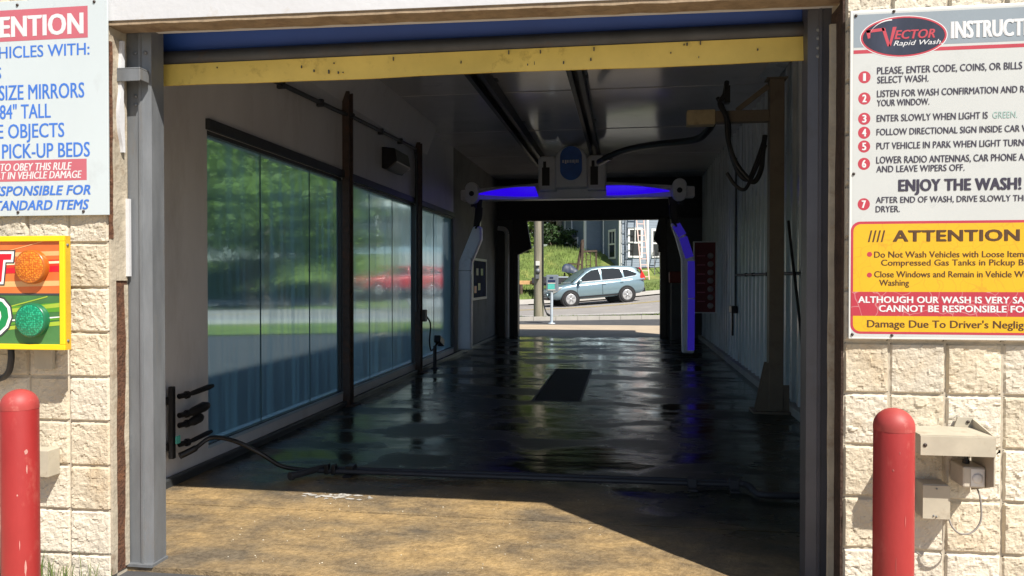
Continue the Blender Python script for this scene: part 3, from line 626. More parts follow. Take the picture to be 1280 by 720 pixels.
for k in range(22):
    x = random.uniform(CL0 + .1, CL1 - .1); z = random.uniform(2.33, 2.395); wdt = random.uniform(.002, .006); hh = random.uniform(.004, .018)
    sc_.box((x, 3.440, z), (x + wdt, 3.447, z + hh))

part('scuff_mark', sc_, M_steel_dark, flap)
def guide(name, label, x0, x1, y0, y1, m, flip):
    t = thing(name, label, 'door guide', ((x0 + x1) / 2, (y0 + y1) / 2, FZ), 0)
    a = MB(); w_ = x1 - x0; s = -1 if flip else 1
    xa = x0 if not flip else x1
    P = lambda u: xa + s * w_ * u
    poly = [(P(0), y0 + .012), (P(.52), y0 + .012), (P(.55), y0), (P(.63), y0), (P(.66), y0 + .010), (P(1), y0 + .02), (P(1), y1), (P(0), y1)]
    n = len(poly); vs = [(x, y, FZ) for x, y in poly] + [(x, y, 2.62) for x, y in poly]
    a.add(vs, [tuple(range(n))[::-1], tuple(range(n, 2 * n))] + [(i, (i + 1) % n, (i + 1) % n + n, i + n) for i in range(n)])
    part('column', a, m, t)
    b = MB(); b.box((x0 - .01, y0 - .012, FZ), (x1 + .01, y1, FZ + .012)); part('foot_plate', b, m, t)
    return t
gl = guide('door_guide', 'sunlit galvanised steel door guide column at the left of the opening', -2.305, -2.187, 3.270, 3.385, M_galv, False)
br = MB(); br.box((-2.300, 3.20, 2.325), (-2.185, 3.27, 2.332)); br.box((-2.300, 3.20, 2.270), (-2.185, 3.204, 2.325)); br.box((-2.189, 3.204, 2.275), (-2.185, 3.27, 2.325))
part('bracket', br, M_galv, gl, bevel=0.002)
bo = MB()
for (x, z) in ((-2.26, 2.42), (-2.21, 2.42), (-2.26, 2.22), (-2.26, 2.18)): bo.lathe((x, 3.282, z), [(0.008, 0), (0.008, 0.006), (0.001, 0.008)], 8, '-y')
part('bolt', bo, M_galv, gl)
lp = MB(); lp.box((-2.303, 3.255, 1.38), (-2.280, 3.269, 1.74)); part('white_patch', lp, M_white_paint, gl)
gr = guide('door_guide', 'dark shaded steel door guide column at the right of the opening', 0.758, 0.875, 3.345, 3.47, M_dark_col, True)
bo = MB()
for z in (2.41, 2.375, 2.335, 2.30): bo.lathe((0.80, 3.361, z), [(0.011, 0), (0.011, 0.008), (0.001, 0.010)], 8, '-y')
part('bolt', bo, M_galv, gr)

# ------------------------------------------------------------------ inside the bay: posts, conduit, lights
def wall_post(y, label, z1, wd):
    t = thing('wall_post', label, 'post', (WL + 0.06, y, FZ), 0, 'steel posts between the wall windows')
    a = MB()
    a.box((WL + 0.002, y - wd / 2, FZ), (WL + 0.008, y + wd / 2, z1)); a.box((WL + 0.008, y - wd / 2, FZ), (WL + 0.075, y - wd / 2 + 0.006, z1)); a.box((WL + 0.008, y + wd / 2 - 0.006, FZ), (WL + 0.075, y + wd / 2, z1))
    a.box((WL + 0.068, y - wd / 2 + .006, FZ), (WL + 0.075, y - wd / 2 + 0.03, z1)); a.box((WL + 0.068, y + wd / 2 - .03, FZ), (WL + 0.075, y + wd / 2 - .006, z1)); a.box((WL + 0.03, y - wd / 2 + .006, FZ), (WL + 0.034, y + wd / 2 - .006, z1))
    part('channel', a, M_post_rust, t)
    f = MB(); f.box((WL + 0.002, y - wd * .8, FZ), (WL + 0.14, y + wd * .8, FZ + 0.014)); part('foot_plate', f, M_post_rust, t)
    b = MB()
    for z in (0.5, 1.2, 2.1, 2.75, z1 - .2): b.lathe((WL + 0.075, y, z), [(0.014, 0), (0.014, 0.010), (0.001, 0.014)], 8, 'x')
    part('bolt', b, M_post_rust, t)
    return t
wall_post(7.78, 'rusty steel post between the first and second wall windows', 3.34, 0.13)
wp2 = wall_post(10.60, 'dark steel post between the second and third wall windows, with an outlet box', 3.30, 0.13)
cd = MB(); cd.tube(arc_pts([(WL + 0.04, 5.4, 3.0), (WL + 0.04, 7.6, 3.09), (WL + 0.09, 7.8, 3.105), (WL + 0.04, 8.0, 3.115), (WL + 0.04, 10.2, 3.18), (WL + 0.05, 10.38, 3.14), (WL + 0.05, 10.44, 2.95), (WL + 0.05, 10.44, 2.5), (WL + 0.05, 10.44, 0.9)], 6), 0.022, 10)
cdo = thing('conduit', 'dark conduit running along the upper left wall and down beside the second post', 'conduit', (WL + .04, 8, 3.1)); part('pipe', cd, M_steel_dark, cdo)
sd_ = MB()
for (y, z) in ((6.2, 3.03), (7.05, 3.065), (8.9, 3.14), (9.7, 3.165)): sd_.box((WL + 0.001, y - .02, z - .035), (WL + 0.068, y + .02, z + .035))
part('saddle', sd_, M_steel_dark, cdo, bevel=0.004)
fdl = thing('flood_light', 'small dark wall flood light with pale lens under the conduit', 'wall light', (WL, 9.4, 2.8))
a = MB(); a.prism([(WL + 0.005, 2.72), (WL + 0.09, 2.70), (WL + 0.20, 2.80), (WL + 0.17, 2.96), (WL + 0.005, 2.98)], 9.02, 9.62); part('housing', a, M_blackmetal, fdl, bevel=0.012)
a = MB(); a.box((WL + 0.05, 9.622, 2.78), (WL + 0.165, 9.70, 2.93)); part('lens', a, M_liner, fdl, bevel=0.01)
ob = thing('outlet_box', 'grey outlet box with black cable on the second window post', 'outlet box', (WL + .08, 10.75, 0.83))
a = MB(); a.box((WL + 0.076, 10.62, 0.75), (WL + 0.13, 10.72, 0.92)); part('box', a, M_galv, ob, bevel=0.006)
a = MB(); a.tube(arc_pts([(WL + .12, 10.72, 0.82), (WL + .14, 10.86, 0.70), (WL + .12, 10.88, 0.45), (WL + .12, 10.96, 0.31), (WL + .14, 11.1, 0.33)], 7), 0.012, 8); part('cable', a, M_hose, ob)
ss = thing('floor_sensor', 'small dark sensor head on a stub post at the third window', 'sensor', (WL + .14, 11.15, FZ))
a = MB(); a.cyl((WL + .14, 11.12, FZ), (WL + .14, 11.12, 0.36), 0.028, 12); part('stub_post', a, M_grey_pipe, ss)
a = MB(); a.box((-0.05, -0.13, -0.05), (0.05, 0.16, 0.06), Matrix.Translation((WL + .16, 11.3, 0.42)) @ Matrix.Rotation(R(-18), 4, 'X')); a.bar((WL + .14, 11.12, .35), (WL + .16, 11.24, .40), .03, .03); part('sensor_head', a, M_blackmetal, ss, bevel=0.012)
a = MB(); a.lathe((WL + .14, 11.12, FZ), [(0.06, 0), (0.06, 0.012), (0.03, 0.02)], 14); part('foot', a, M_grey_pipe, ss)

# valve manifold on the left wall by the door
mf = thing('valve_manifold', 'black valve manifold with lever handles on the wall beside the left door guide', 'valves', (WL + .08, 4.62, 0.2))
a = MB(); a.box((WL + 0.03, 4.545, 0.20), (WL + 0.065, 4.58, 0.67)); a.box((WL + 0.001, 4.54, 0.25), (WL + .03, 4.59, .30)); a.box((WL + 0.001, 4.54, 0.55), (WL + .03, 4.59, .60)); part('header', a, M_blackmetal, mf, bevel=0.006)
for i, (z, L, r) in enumerate(((0.60, .27, .017), (0.475, .20, .03), (0.41, .12, .03), (0.285, .25, .015))):
    a = MB(); a.cyl((WL + .075, 4.60, z), (WL + .085, 4.66, z), 0.018, 10); a.cyl((WL + .085, 4.66, z), (WL + .09, 4.68, z), 0.026, 10)
    vb = part('valve', a, M_blackmetal, mf)
    a = MB(); a.tube([(WL + .09, 4.675, z), (WL + .10, 4.72, z + .005), (WL + .11, 4.68 + L * .8, z + .02), (WL + .11, 4.68 + L, z + .022)], [r * .6, r, r * 1.15, r * .8], 10); part('handle', a, M_black, vb)
a = MB(); a.box((WL + .086, 4.54, 0.30), (WL + .092, 4.585, 0.35)); part('teal_tag', a, M_teal_screen, mf)
hs = MB(); hs.tube(arc_pts([(WL + .09, 4.58, 0.215), (WL + .15, 4.66, 0.25), (WL + .22, 4.74, 0.305), (-2.58, 4.76, 0.285), (-2.42, 4.80, 0.20), (-2.30, 4.87, 0.10), (-2.18, 4.95, 0.06), (-2.08, 4.97, 0.06)], 8), [0.022] * 9 + [0.0145] * 48, 12)
solo('air_hose', hs, M_hose, 'black hose curving from the wall valves down to the floor pipe', 'hose')

# pipe along the floor just inside the door
fp = thing('floor_pipe', 'dark steel pipe lying across the bay floor on small brackets', 'pipe', (-0.7, 5.0, FZ))
a = MB(); a.cyl((-2.08, 4.97, 0.05), (0.72, 5.02, 0.05), 0.016, 12); a.cyl((-2.0, 5.055, 0.05), (0.66, 5.10, 0.05), 0.014, 10); part('pipe', a, M_grey_pipe, fp)
a = MB(); a.tube(arc_pts([(0.70, 5.02, 0.06), (0.76, 5.0, 0.06), (0.79, 4.93, 0.055), (0.80, 4.86, 0.05), (0.86, 4.81, 0.05), (1.2, 4.83, 0.05), (1.66, 4.85, 0.05)], 6), 0.022, 12); part('elbow_run', a, M_grey_pipe, fp)
a = MB(); a.cyl((-2.19, 4.80, 0.055), (-2.06, 5.02, 0.062), 0.023, 14); a.cyl((-2.20, 4.785, 0.055), (-2.185, 4.81, 0.055), 0.028, 14); part('valve_body', a, M_grey_pipe, fp)
for x in (-1.86, 0.43, 0.69):
    a = MB(); a.box((x - .03, 4.92, FZ), (x + .03, 5.13, FZ + .012)); a.box((x - .028, 4.97, FZ + .012), (x + .028, 5.06, 0.088)); part('bracket', a, M_blackmetal if x < 0 else M_grey_pipe, fp, bevel=0.005)
a = MB(); a.box((-2.03, 4.95, 0.03), (-2.0, 5.0, 0.10)); a.box((-1.98, 4.95, 0.03), (-1.95, 5.0, 0.10)); part('coupling', a, M_blackmetal, fp, bevel=0.006)

# drain grating in the floor
dg_ = thing('floor_drain', 'long black drain grating let into the wet bay floor', 'drain', ((DX0 + DX1) / 2, (DY0 + DY1) / 2, FZ))
a = MB(); a.box((DX0 - .002, DY0 - .002, -0.60), (DX1 + .002, DY1 + .002, -0.55)); a.box((DX0 - .02, DY0, -0.55), (DX0 - .001, DY1, -0.1)); a.box((DX1 + .001, DY0, -0.55), (DX1 + .02, DY1, -0.1)); a.box((DX0, DY0 - .02, -.55), (DX1, DY0 - .001, -.1)); a.box((DX0, DY1 + .001, -.55), (DX1, DY1 + .02, -.1)); part('pit', a, M_black, dg_)
a = MB(); a.box((DX0 + .001, DY0 + .001, -.03), (DX0 + .022, DY1 - .001, FZ + .004)); a.box((DX1 - .022, DY0 + .001, -.03), (DX1 - .001, DY1 - .001, FZ + .004)); a.box((DX0 + .022, DY0 + .001, -.03), (DX1 - .022, DY0 + .022, FZ + .004)); a.box((DX0 + .022, DY1 - .022, -.03), (DX1 - .022, DY1 - .001, FZ + .004)); part('frame', a, M_steel_dark, dg_)
a = MB(); y = DY0 + .05
while y < DY1 - .04: a.box((DX0 + .023, y, -.035), (DX1 - .023, y + .008, FZ - .004)); y += .032
part('grating', a, M_black, dg_)
# soap foam and flakes on the sunlit slab
random.seed(11); a = MB()
for k in range(34):
    cx, cy_ = -1.80 + random.gauss(0, .13), 4.51 + random.gauss(0, .03); r = random.uniform(.003, .017)
    a.add([(cx + r * 2.0 * math.cos(t * PI / 5) * random.uniform(.6, 1.2), cy_ + r * math.sin(t * PI / 5) * random.uniform(.6, 1.2), FZ + .003) for t in range(10)] + [(cx, cy_, FZ + .006 + r * .15)], [(t, (t + 1) % 10, 10) for t in range(10)], True)
o = solo('soap_foam', a, M_foam, 'white splat of soap foam on the sunlit slab beside the floor pipe', 'foam')
a = MB()
for k in range(90):
    x = random.uniform(-2.05, -0.1) if k % 3 else random.uniform(-2.05, -1.4); y = random.uniform(3.35, 4.65)
    r = random.uniform(.0012, .004); q = random.uniform(0, PI)
    a.add([(x + r * math.cos(q + t * PI / 2) * (1.6 if t % 2 else .7), y + r * math.sin(q + t * PI / 2), FZ + .002 + (.002 if t == 0 else 0)) for t in range(4)] + [(x, y, FZ + .005)], [(t, (t + 1) % 4, 4) for t in range(4)])
o = part('fallen_flakes', a, M_debris); o['kind'] = 'stuff'

# ------------------------------------------------------------------ overhead wash gantry
def rail(name_label, xa, xb):
    t = thing('ceiling_rail', name_label, 'rail', ((xa + xb) / 2, 9.0, CZ - 0.1), 0, 'twin ceiling rails of the wash gantry')
    a = MB(); a.box((xa, 4.2, CZ - 0.16), (xa + 0.012, 16.5, CZ - 0.012)); a.box((xb - .012, 4.2, CZ - 0.16), (xb, 16.5, CZ - 0.012)); a.box((xa + .012, 4.2, CZ - 0.024), (xb - .012, 16.5, CZ - 0.012)); a.box((xa + .012, 4.2, CZ - .16), (xa + .05, 16.5, CZ - .148)); a.box((xb - .05, 4.2, CZ - .16), (xb - .012, 16.5, CZ - .148))
    part('channel', a, M_steel_dark, t)
    a = MB()
    for y in (6.2, 8.6, 11.0, 15.4): a.box((xa - .03, y, CZ - .0115), (xb + .03, y + .12, CZ - .001))
    part('hanger', a, M_galv, t)
    a = MB(); a.box((xa - 0.006, 7.4, CZ - .15), (xa - .001, 10.6, CZ - .05)); part('side_light_strip', a, M_liner, t)  # pale strip paints the light falling on the rail's flank
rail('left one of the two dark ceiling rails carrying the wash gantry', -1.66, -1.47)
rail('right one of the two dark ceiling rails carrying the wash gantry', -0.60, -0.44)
GY = 13.2
gt = thing('wash_gantry', 'white overhead wash gantry with blue oval badge and blue-lit cross beam', 'gantry', (-0.9, GY, 2.7))
a = MB()
for (x0, x1) in ((-1.47, -1.16), (-0.64, -0.32)):
    a.prism([(x0, 2.86), (x1, 2.86), (x1, 3.40 if x0 < -1 else 3.34), (x1 - .05, 3.46), (x0 + .05, 3.46), (x0, 3.40)], GY - .22, GY + .3)
part('trolley_box', a, M_white_mach, gt, bevel=0.03)
a = MB(); NN = 14
poly = [(-1.17, 2.90), (-0.63, 2.90)] + [(-0.90 + 0.27 * math.cos(PI * k / NN), 3.36 + 0.25 * math.sin(PI * k / NN)) for k in range(NN + 1)]
a.prism(poly, GY - .30, GY + .28); part('badge_housing', a, M_white_mach, gt, bevel=0.03)
a = MB(); rx = .185
poly = [(-0.90 + rx * math.cos(2 * PI * k / 36), 3.31 + (0.10 if math.sin(2 * PI * k / 36) > 0 else -0.10) + rx * math.sin(2 * PI * k / 36)) for k in range(36)]
a.prism(poly, GY - .325, GY - .302); bdg = part('badge', a, M_emblem, gt)
a = MB(); random.seed(5); x = -1.045
while x < -0.765:
    wd = random.choice((.012, .018, .026)); a.box((x, GY - .329, 3.315 - random.choice((0, 0, .015))), (x + wd, GY - .3255, 3.365)); x += wd + random.choice((.010, .016))
part('badge_mark', a, M_white_mach, bdg)
a = MB()
for (x0, x1) in ((-1.40, -1.27), (-0.58, -0.45)): a.box((x0, GY - .228, 2.95), (x1, GY - .2205, 3.26)); a.box((x0 + .02, GY - .232, 3.26), (x0 + .07, GY - .2205, 3.36))
part('roller_slot', a, M_black, gt)
a = MB(); a.prism([(-2.86, 2.74), (1.16, 2.74), (1.16, 2.92), (-.3, 3.02), (-1.5, 3.02), (-2.86, 2.92)], GY - .05, GY + .22); part('cross_beam', a, M_white_mach, gt, bevel=0.02)
def led(x0, x1, flip):
    """a light bar tilted to face the floor under an added opaque cover, tapering towards the arm pivot"""
    n = 22; lo = []; hi = []
    for i in range(n + 1):
        u = i / n; x = x0 + (x1 - x0) * u; k = min(1.0, math.sin(min(1, u * 1.15) * PI / 2)) ** .9
        yb_ = GY - .06 - .03 * (1 - k); d = .03 + .47 * k; zb_ = 2.785 + .045 * (1 - k)
        lo.append([(x, yb_, zb_), (x, yb_ - d, zb_ + .205 * d), (x, yb_ - d, zb_ + .205 * d + .008), (x, yb_, zb_ + .008)])
        hi.append([(x, yb_, zb_ + .009), (x, yb_ - d - .006, zb_ + .205 * d + .0095), (x, yb_ - d - .006, zb_ + .205 * d + .022), (x, yb_, zb_ + .03)])
    for nm, rows, m in (('blue_glow_strip', lo, M_led), ('led_shield', hi, M_white_mach)):  # upper cover added to keep the blue out of the ceiling's reflection
        a = MB(); fs = []
        for i in range(n):
            k = 4 * i; fs += [(k + q, k + (q + 1) % 4, k + 4 + (q + 1) % 4, k + 4 + q) for q in range(4)]
        fs += [(0, 1, 2, 3), (4 * n, 4 * n + 1, 4 * n + 2, 4 * n + 3)]
        a.add([p for r_ in rows for p in r_], fs); part(nm, a, m, gt)
led(-2.52, -1.48, 0); led(0.74, -0.31, 1)
for (x, lb) in ((-2.63, 0), (0.90, 1)):
    a = MB(); poly = [(x + .12 * math.cos(2 * PI * k / 24), 2.85 + (.07 if math.sin(2 * PI * k / 24) > 0 else -.07) + .12 * math.sin(2 * PI * k / 24)) for k in range(24)]
    a.prism(poly, GY - .2, GY - .06); nb = part('pivot_block', a, M_white_mach, gt, bevel=0.015)
    a = MB(); a.lathe((x, GY - .201, 2.84), [(0.045, 0), (0.045, .006), (0.001, .007)], 14, '-y'); part('pivot_hole', a, M_black, nb)
    a = MB(); a.tube([(x + .05, GY - .1, 2.68), (x + .05, GY - .1, 2.60)], .02, 8); a.tube([(x + .0, GY - .1, 2.70), (x + .0, GY - .1, 2.62)], .03, 8); part('fitting', a, M_steel_dark, nb)
# hanging spray arms
def spray_arm(pts, name_parent, m, lit):
    a = MB(); n = len(pts); vs = []
    for (x, z, wdt) in pts:
        vs += [(x - wdt / 2, GY - .09, z), (x + wdt / 2, GY - .09, z), (x + wdt / 2, GY + .09, z), (x - wdt / 2, GY + .09, z)]
    fs = [(0, 3, 2, 1), (4 * n - 4, 4 * n - 3, 4 * n - 2, 4 * n - 1)]
    for i in range(n - 1):
        k = 4 * i; fs += [(k + q, k + (q + 1) % 4, k + 4 + (q + 1) % 4, k + 4 + q) for q in range(4)]
    a.add(vs, fs)
    return part('spray_arm', a, m, name_parent, bevel=0.03)
la = spray_arm([(-2.785, 0.11, .24), (-2.775, 1.55, .235), (-2.765, 1.66, .24), (-2.60, 2.05, .24), (-2.555, 2.28, .14)], gt, M_arm, 0)
la['label'] = 'plain white spray arm hanging on the left'
ra = spray_arm([(1.055, 0.11, .20), (1.055, 1.55, .22), (1.05, 1.70, .22), (0.94, 2.06, .19), (0.835, 2.30, .15)], gt, M_arm, 1)
ra['label'] = 'blue-lit spray arm hanging on the right'
a = MB()
for i, ((x0, z0), (x1, z1)) in enumerate((((1.10, 0.16), (1.105, 1.02)), ((1.105, 1.04), (1.10, 1.66)), ((1.075, 1.72), (0.965, 2.06)), ((0.955, 2.09), (0.85, 2.27)))):
    a.bar((x0, GY - .094, z0), (x1, GY - .094, z1), .115 if i < 2 else .14, .008, up=(0, 1, 0))
part('blue_glow_strip', a, M_arm_glow, ra)  # glowing strips give the arm its blue right half
for (x, m2) in ((-2.58, la), (0.86, ra)):
    a = MB(); a.bar((x + (.0 if m2 is la else -.02), GY, 2.2), (x + (.06 if m2 is la else -.08), GY, 2.76), .11, .09); part('hanger', a, M_blackmetal, m2)
    a = MB(); a.tube(arc_pts([(x, GY - .1, 2.24), (x + .1 * (1 if m2 is la else -1), GY - .13, 2.4), (x + .12 * (1 if m2 is la else -1), GY - .12, 2.6)], 6), .018, 8); part('spray_hose', a, M_hose, m2)
a = MB(); a.box((-2.665, GY - .093, 1.68), (-2.655, GY + .02, 1.73)); a.box((-2.895, GY - .094, 1.50), (-2.66, GY - .091, 1.508)); part('joint_line', a, M_steel_dark, la)

# black cables looped under the ceiling
a = MB(); a.tube(arc_pts([(-0.28, 10.6, 3.02), (0.0, 10.2, 3.06), (0.35, 9.6, 3.02), (0.78, 9.0, 2.96), (0.90, 8.7, 3.0), (0.96, 8.5, 3.10)], 8), 0.042, 12); a.tube([(-0.36, 11.0, 3.03), (-0.2, 10.5, 3.03)], .05, 12)
solo('supply_cable', a, M_hose, 'thick black supply hose slung under the ceiling right of the gantry', 'hose')

# right-hand steel post with its overhead arm and hoses
tp = thing('boom_post', 'tan steel post on a gusseted foot against the ribbed wall, carrying an overhead arm', 'post', (1.50, 8.0, FZ))
a = MB(); a.box((1.43, 7.93, FZ + .02), (1.57, 8.07, 3.36)); part('post', a, M_tan_post, tp, bevel=0.006)
a = MB(); a.box((1.27, 7.86, FZ), (1.655, 8.16, FZ + .02)); part('foot_plate', a, M_tan_post, tp)
a = MB()
for y in (7.935, 8.055): a.add([(1.31, y, FZ + .02), (1.43, y, FZ + .02), (1.43, y, 0.52), (1.405, y, 0.52), (1.31, y + .0, FZ + .03), (1.31, y + .012, FZ + .02), (1.43, y + .012, FZ + .02), (1.43, y + .012, 0.52), (1.405, y + .012, 0.52), (1.31, y + .012, FZ + .03)], [(0, 1, 2, 3, 4), (9, 8, 7, 6, 5), (0, 5, 6, 1), (1, 6, 7, 2), (2, 7, 8, 3), (3, 8, 9, 4), (4, 9, 5, 0)])
a.box((1.571, 7.95, FZ + .02), (1.63, 7.962, 0.30)); part('gusset', a, M_tan_post, tp)
a = MB(); a.box((0.80, 7.945, 2.945), (1.428, 8.055, 3.06)); part('overhead_arm', a, M_tan_post, tp, bevel=0.006)
a = MB(); a.box((0.62, 7.925, 2.925), (0.90, 8.075, 3.075)); part('arm_end', a, mat('yellowed_arm_end', (0.42, 0.34, 0.20), 0.6, var=0.2, dirt=((0.2, 0.15, 0.1), .3, 8)), tp, bevel=0.008)
a = MB(); a.bar((1.42, 8.0, 3.30), (1.12, 8.0, 3.07), .05, .05); a.box((1.40, 7.92, 3.361), (1.60, 8.08, 3.375)); part('brace', a, M_tan_post, tp)
a = MB()
a.tube(arc_pts([(1.02, 8.0, 3.36), (0.99, 7.93, 3.22), (0.94, 7.9, 3.12), (1.0, 7.88, 2.98), (1.02, 7.88, 2.75), (1.08, 7.88, 2.55), (1.18, 7.88, 2.40), (1.27, 7.88, 2.33), (1.34, 7.9, 2.45), (1.36, 7.92, 2.62), (1.385, 7.95, 2.80)], 8), 0.026, 10)
a.tube(arc_pts([(0.93, 8.0, 3.20), (0.97, 7.95, 3.10), (1.03, 7.93, 2.92), (1.04, 7.93, 2.68), (1.12, 7.93, 2.44), (1.22, 7.93, 2.36), (1.30, 7.94, 2.52), (1.38, 7.94, 2.76)], 8), 0.022, 10)
a.tube(arc_pts([(1.0, 7.84, 2.42), (1.08, 7.84, 2.30), (1.17, 7.84, 2.25), (1.24, 7.86, 2.36), (1.33, 7.9, 2.56), (1.39, 7.94, 2.70)], 8), 0.018, 10)
a.box((0.985, 7.89, 3.13), (1.04, 7.99, 3.30))
solo('hose_loop', a, M_hose, 'black hoses hanging in a loop from the overhead arm of the tan post', 'hose')
a = MB(); a.tube(arc_pts([(1.635, 8.05, 1.95), (1.64, 7.9, 1.6), (1.645, 7.7, 1.2), (1.65, 7.5, 0.75), (1.652, 7.45, .5)], 6), .014, 8); solo('hanging_cable', a, M_hose, 'thin black cable hanging down the ribbed wall behind the tan post', 'cable')
wpz = thing('wall_pipework', 'thin dark pipes with a valve on the ribbed right wall', 'pipe', (WR - .03, 10.5, 1.4))
a = MB(); a.tube([(WR - .03, 12.0, 3.2), (WR - .03, 12.0, 0.88)], .016, 8); a.tube([(WR - .03, 11.98, 1.42), (WR - .03, 7.2, 1.42)], .016, 8); part('pipe', a, M_steel_dark, wpz)
a = MB(); a.box((WR - .10, 11.92, 0.84), (WR - .01, 12.22, 0.95)); a.bar((WR - .08, 11.96, .86), (WR - .08, 11.96, .50), .03, .06); part('valve', a, M_blackmetal, wpz, bevel=.008)
a = MB()
for y in (9.4, 10.4, 11.0): a.cyl((WR - .03, y - .04, 1.42), (WR - .03, y + .04, 1.42), .026, 10)
part('coupling', a, M_steel_dark, wpz)

# sign boards deep inside the bay
rs = thing('signal_board', 'dark red signal board with a column of round lamps near the exit', 'signal board', (1.49, 14.6, 0.7))
a = MB(); a.box((1.29, 14.60, 0.74), (1.69, 14.66, 2.04)); part('board', a, mat('dark_red_board', (0.17, 0.02, 0.025), .5, var=.2), rs)
a = MB(); a.box((1.27, 14.585, .72), (1.705, 14.665, .739)); a.box((1.27, 14.585, 2.041), (1.705, 14.665, 2.06)); a.box((1.27, 14.585, .739), (1.289, 14.665, 2.041)); a.box((1.665, 14.585, .739), (1.705, 14.599, 2.041)); part('frame', a, M_white_mach, rs)
for k in range(7):
    a = MB(); a.lathe((1.575, 14.599, 0.86 + .155 * k), [(.055, 0), (.055, .012), (.035, .022), (.001, .026)], 16, '-y'); part('lamp', a, mat('pale_signal_lens', (.36, .30, .29), .3), rs)
a = MB()
for k in range(6): a.box((1.33, 14.594, 0.93 + .17 * k), (1.48, 14.599, 0.95 + .17 * k))
part('print', a, M_pink_red, rs)
a = MB(); a.box((1.6, 14.66, 1.1), (1.695, 14.70, 1.2)); a.box((1.6, 14.66, 1.7), (1.695, 14.70, 1.8)); part('bracket', a, M_steel_dark, rs)
bs = thing('menu_board', 'small dark blue panel in a pale frame on the left wall past the windows', 'wall panel', (WL + .02, 15.2, 0.95))
a = MB(); a.box((WL + .002, 14.55, 0.99), (WL + .03, 15.92, 1.72)); part('panel', a, mat('dark_blue_panel', (.02, .035, .10), .8, var=.5, scale=4, spec=.1), bs)
a = MB(); a.box((WL + .002, 14.47, .94), (WL + .045, 16.0, .989)); a.box((WL + .002, 14.47, 1.721), (WL + .045, 16.0, 1.77)); a.box((WL + .002, 14.47, .989), (WL + .045, 14.549, 1.721)); a.box((WL + .002, 15.921, .989), (WL + .045, 16.0, 1.721)); part('frame', a, M_white_mach, bs)
for (y, z, c) in ((14.8, 1.15, 'scarlet'), (15.2, 1.2, 'lime'), (15.5, 1.5, 'leaf'), (15.0, 1.5, 'navy')):
    a = MB(); a.box((WL + .031, y - .12, z - .07), (WL + .034, y + .12, z + .07)); part('picture', a, M_ink[c], bs)
a = MB(); a.box((1.02, 17.0, 0.02), (1.22, 17.2, 1.25)); a.box((1.0, 16.98, 1.25), (1.24, 17.22, 1.52)); 
bx_ = thing('control_pedestal', 'small dark pedestal with a red top beside the exit', 'pedestal', (1.12, 17.1, FZ))
a = MB(); a.box((1.0, 16.96, FZ), (1.2, 17.16, 1.27)); part('pedestal', a, M_rear, bx_, bevel=.01)
a = MB(); a.box((.96, 16.92, 1.271), (1.24, 17.2, 1.52)); part('red_top', a, mat('dull_red_box', (.22, .02, .02), .5), bx_, bevel=.02)
# the angled rubber flaps at the top corners of the exit
for (pts, lab) in (([(-2.44, 2.69), (-2.22, 2.69), (-2.11, 2.05), (-2.44, 1.90)], 'black angled flap at the left top corner of the exit'), ([(0.785, 2.69), (0.74, 2.68), (0.63, 2.24), (0.785, 2.06)], 'black angled flap at the right top corner of the exit')):
    a = MB(); a.prism(pts, 17.28, 17.42); t = thing('corner_flap', lab, 'flap', (pts[0][0], 17.4, 2.3), 0, 'rubber flaps in the exit corners'); part('flap', a, M_header, t)
    a = MB(); x = pts[0][0]; a.box((x - .05, 17.30, 1.95), (x + .0, 17.46, 2.66)); part('bracket', a, M_blackmetal, t)

# ------------------------------------------------------------------ signs on the piers
LEFT_ROWS = [
    ('ATTENTION', 'ENTION', -2.8313, -2.4082, 2.4712, 2.5646, 'white_bold'),
    ('NO VEHICLES WITH:', 'HICLES WITH:', -2.8368, -2.3796, 2.3760, 2.4283, 'blue'),
    ('ROOF RACKS', 'S', -2.8543, -2.8247, 2.2831, 2.3360, 'blue'),
    ('OVERSIZE MIRRORS', 'SIZE MIRRORS', -2.8385, -2.4067, 2.1852, 2.2516, 'blue'),
    ('OVER 84" TALL', '84" TALL', -2.8353, -2.5751, 2.0992, 2.1625, 'blue'),
    ('LOOSE OBJECTS', 'E OBJECTS', -2.8485, -2.5077, 2.0107, 2.0739, 'blue'),
    ('LOADED PICK-UP BEDS', 'PICK-UP BEDS', -2.8246, -2.3811, 1.9189, 1.9836, 'blue'),
    ('FAILURE TO OBEY THIS RULE', 'TO OBEY THIS RULE', -2.8337, -2.4712, 1.8613, 1.8952, 'white_italic'),
    ('MAY RESULT IN VEHICLE DAMAGE', 'T IN VEHICLE DAMAGE', -2.8300, -2.4217, 1.8234, 1.8562, 'white_italic'),
    ('NOT RESPONSIBLE FOR', 'SPONSIBLE FOR', -2.8388, -2.3786, 1.7482, 1.7913, 'blue_italic'),
    ('NON-STANDARD ITEMS', 'ANDARD ITEMS', -2.8354, -2.3870, 1.6816, 1.7255, 'blue_italic'),
]
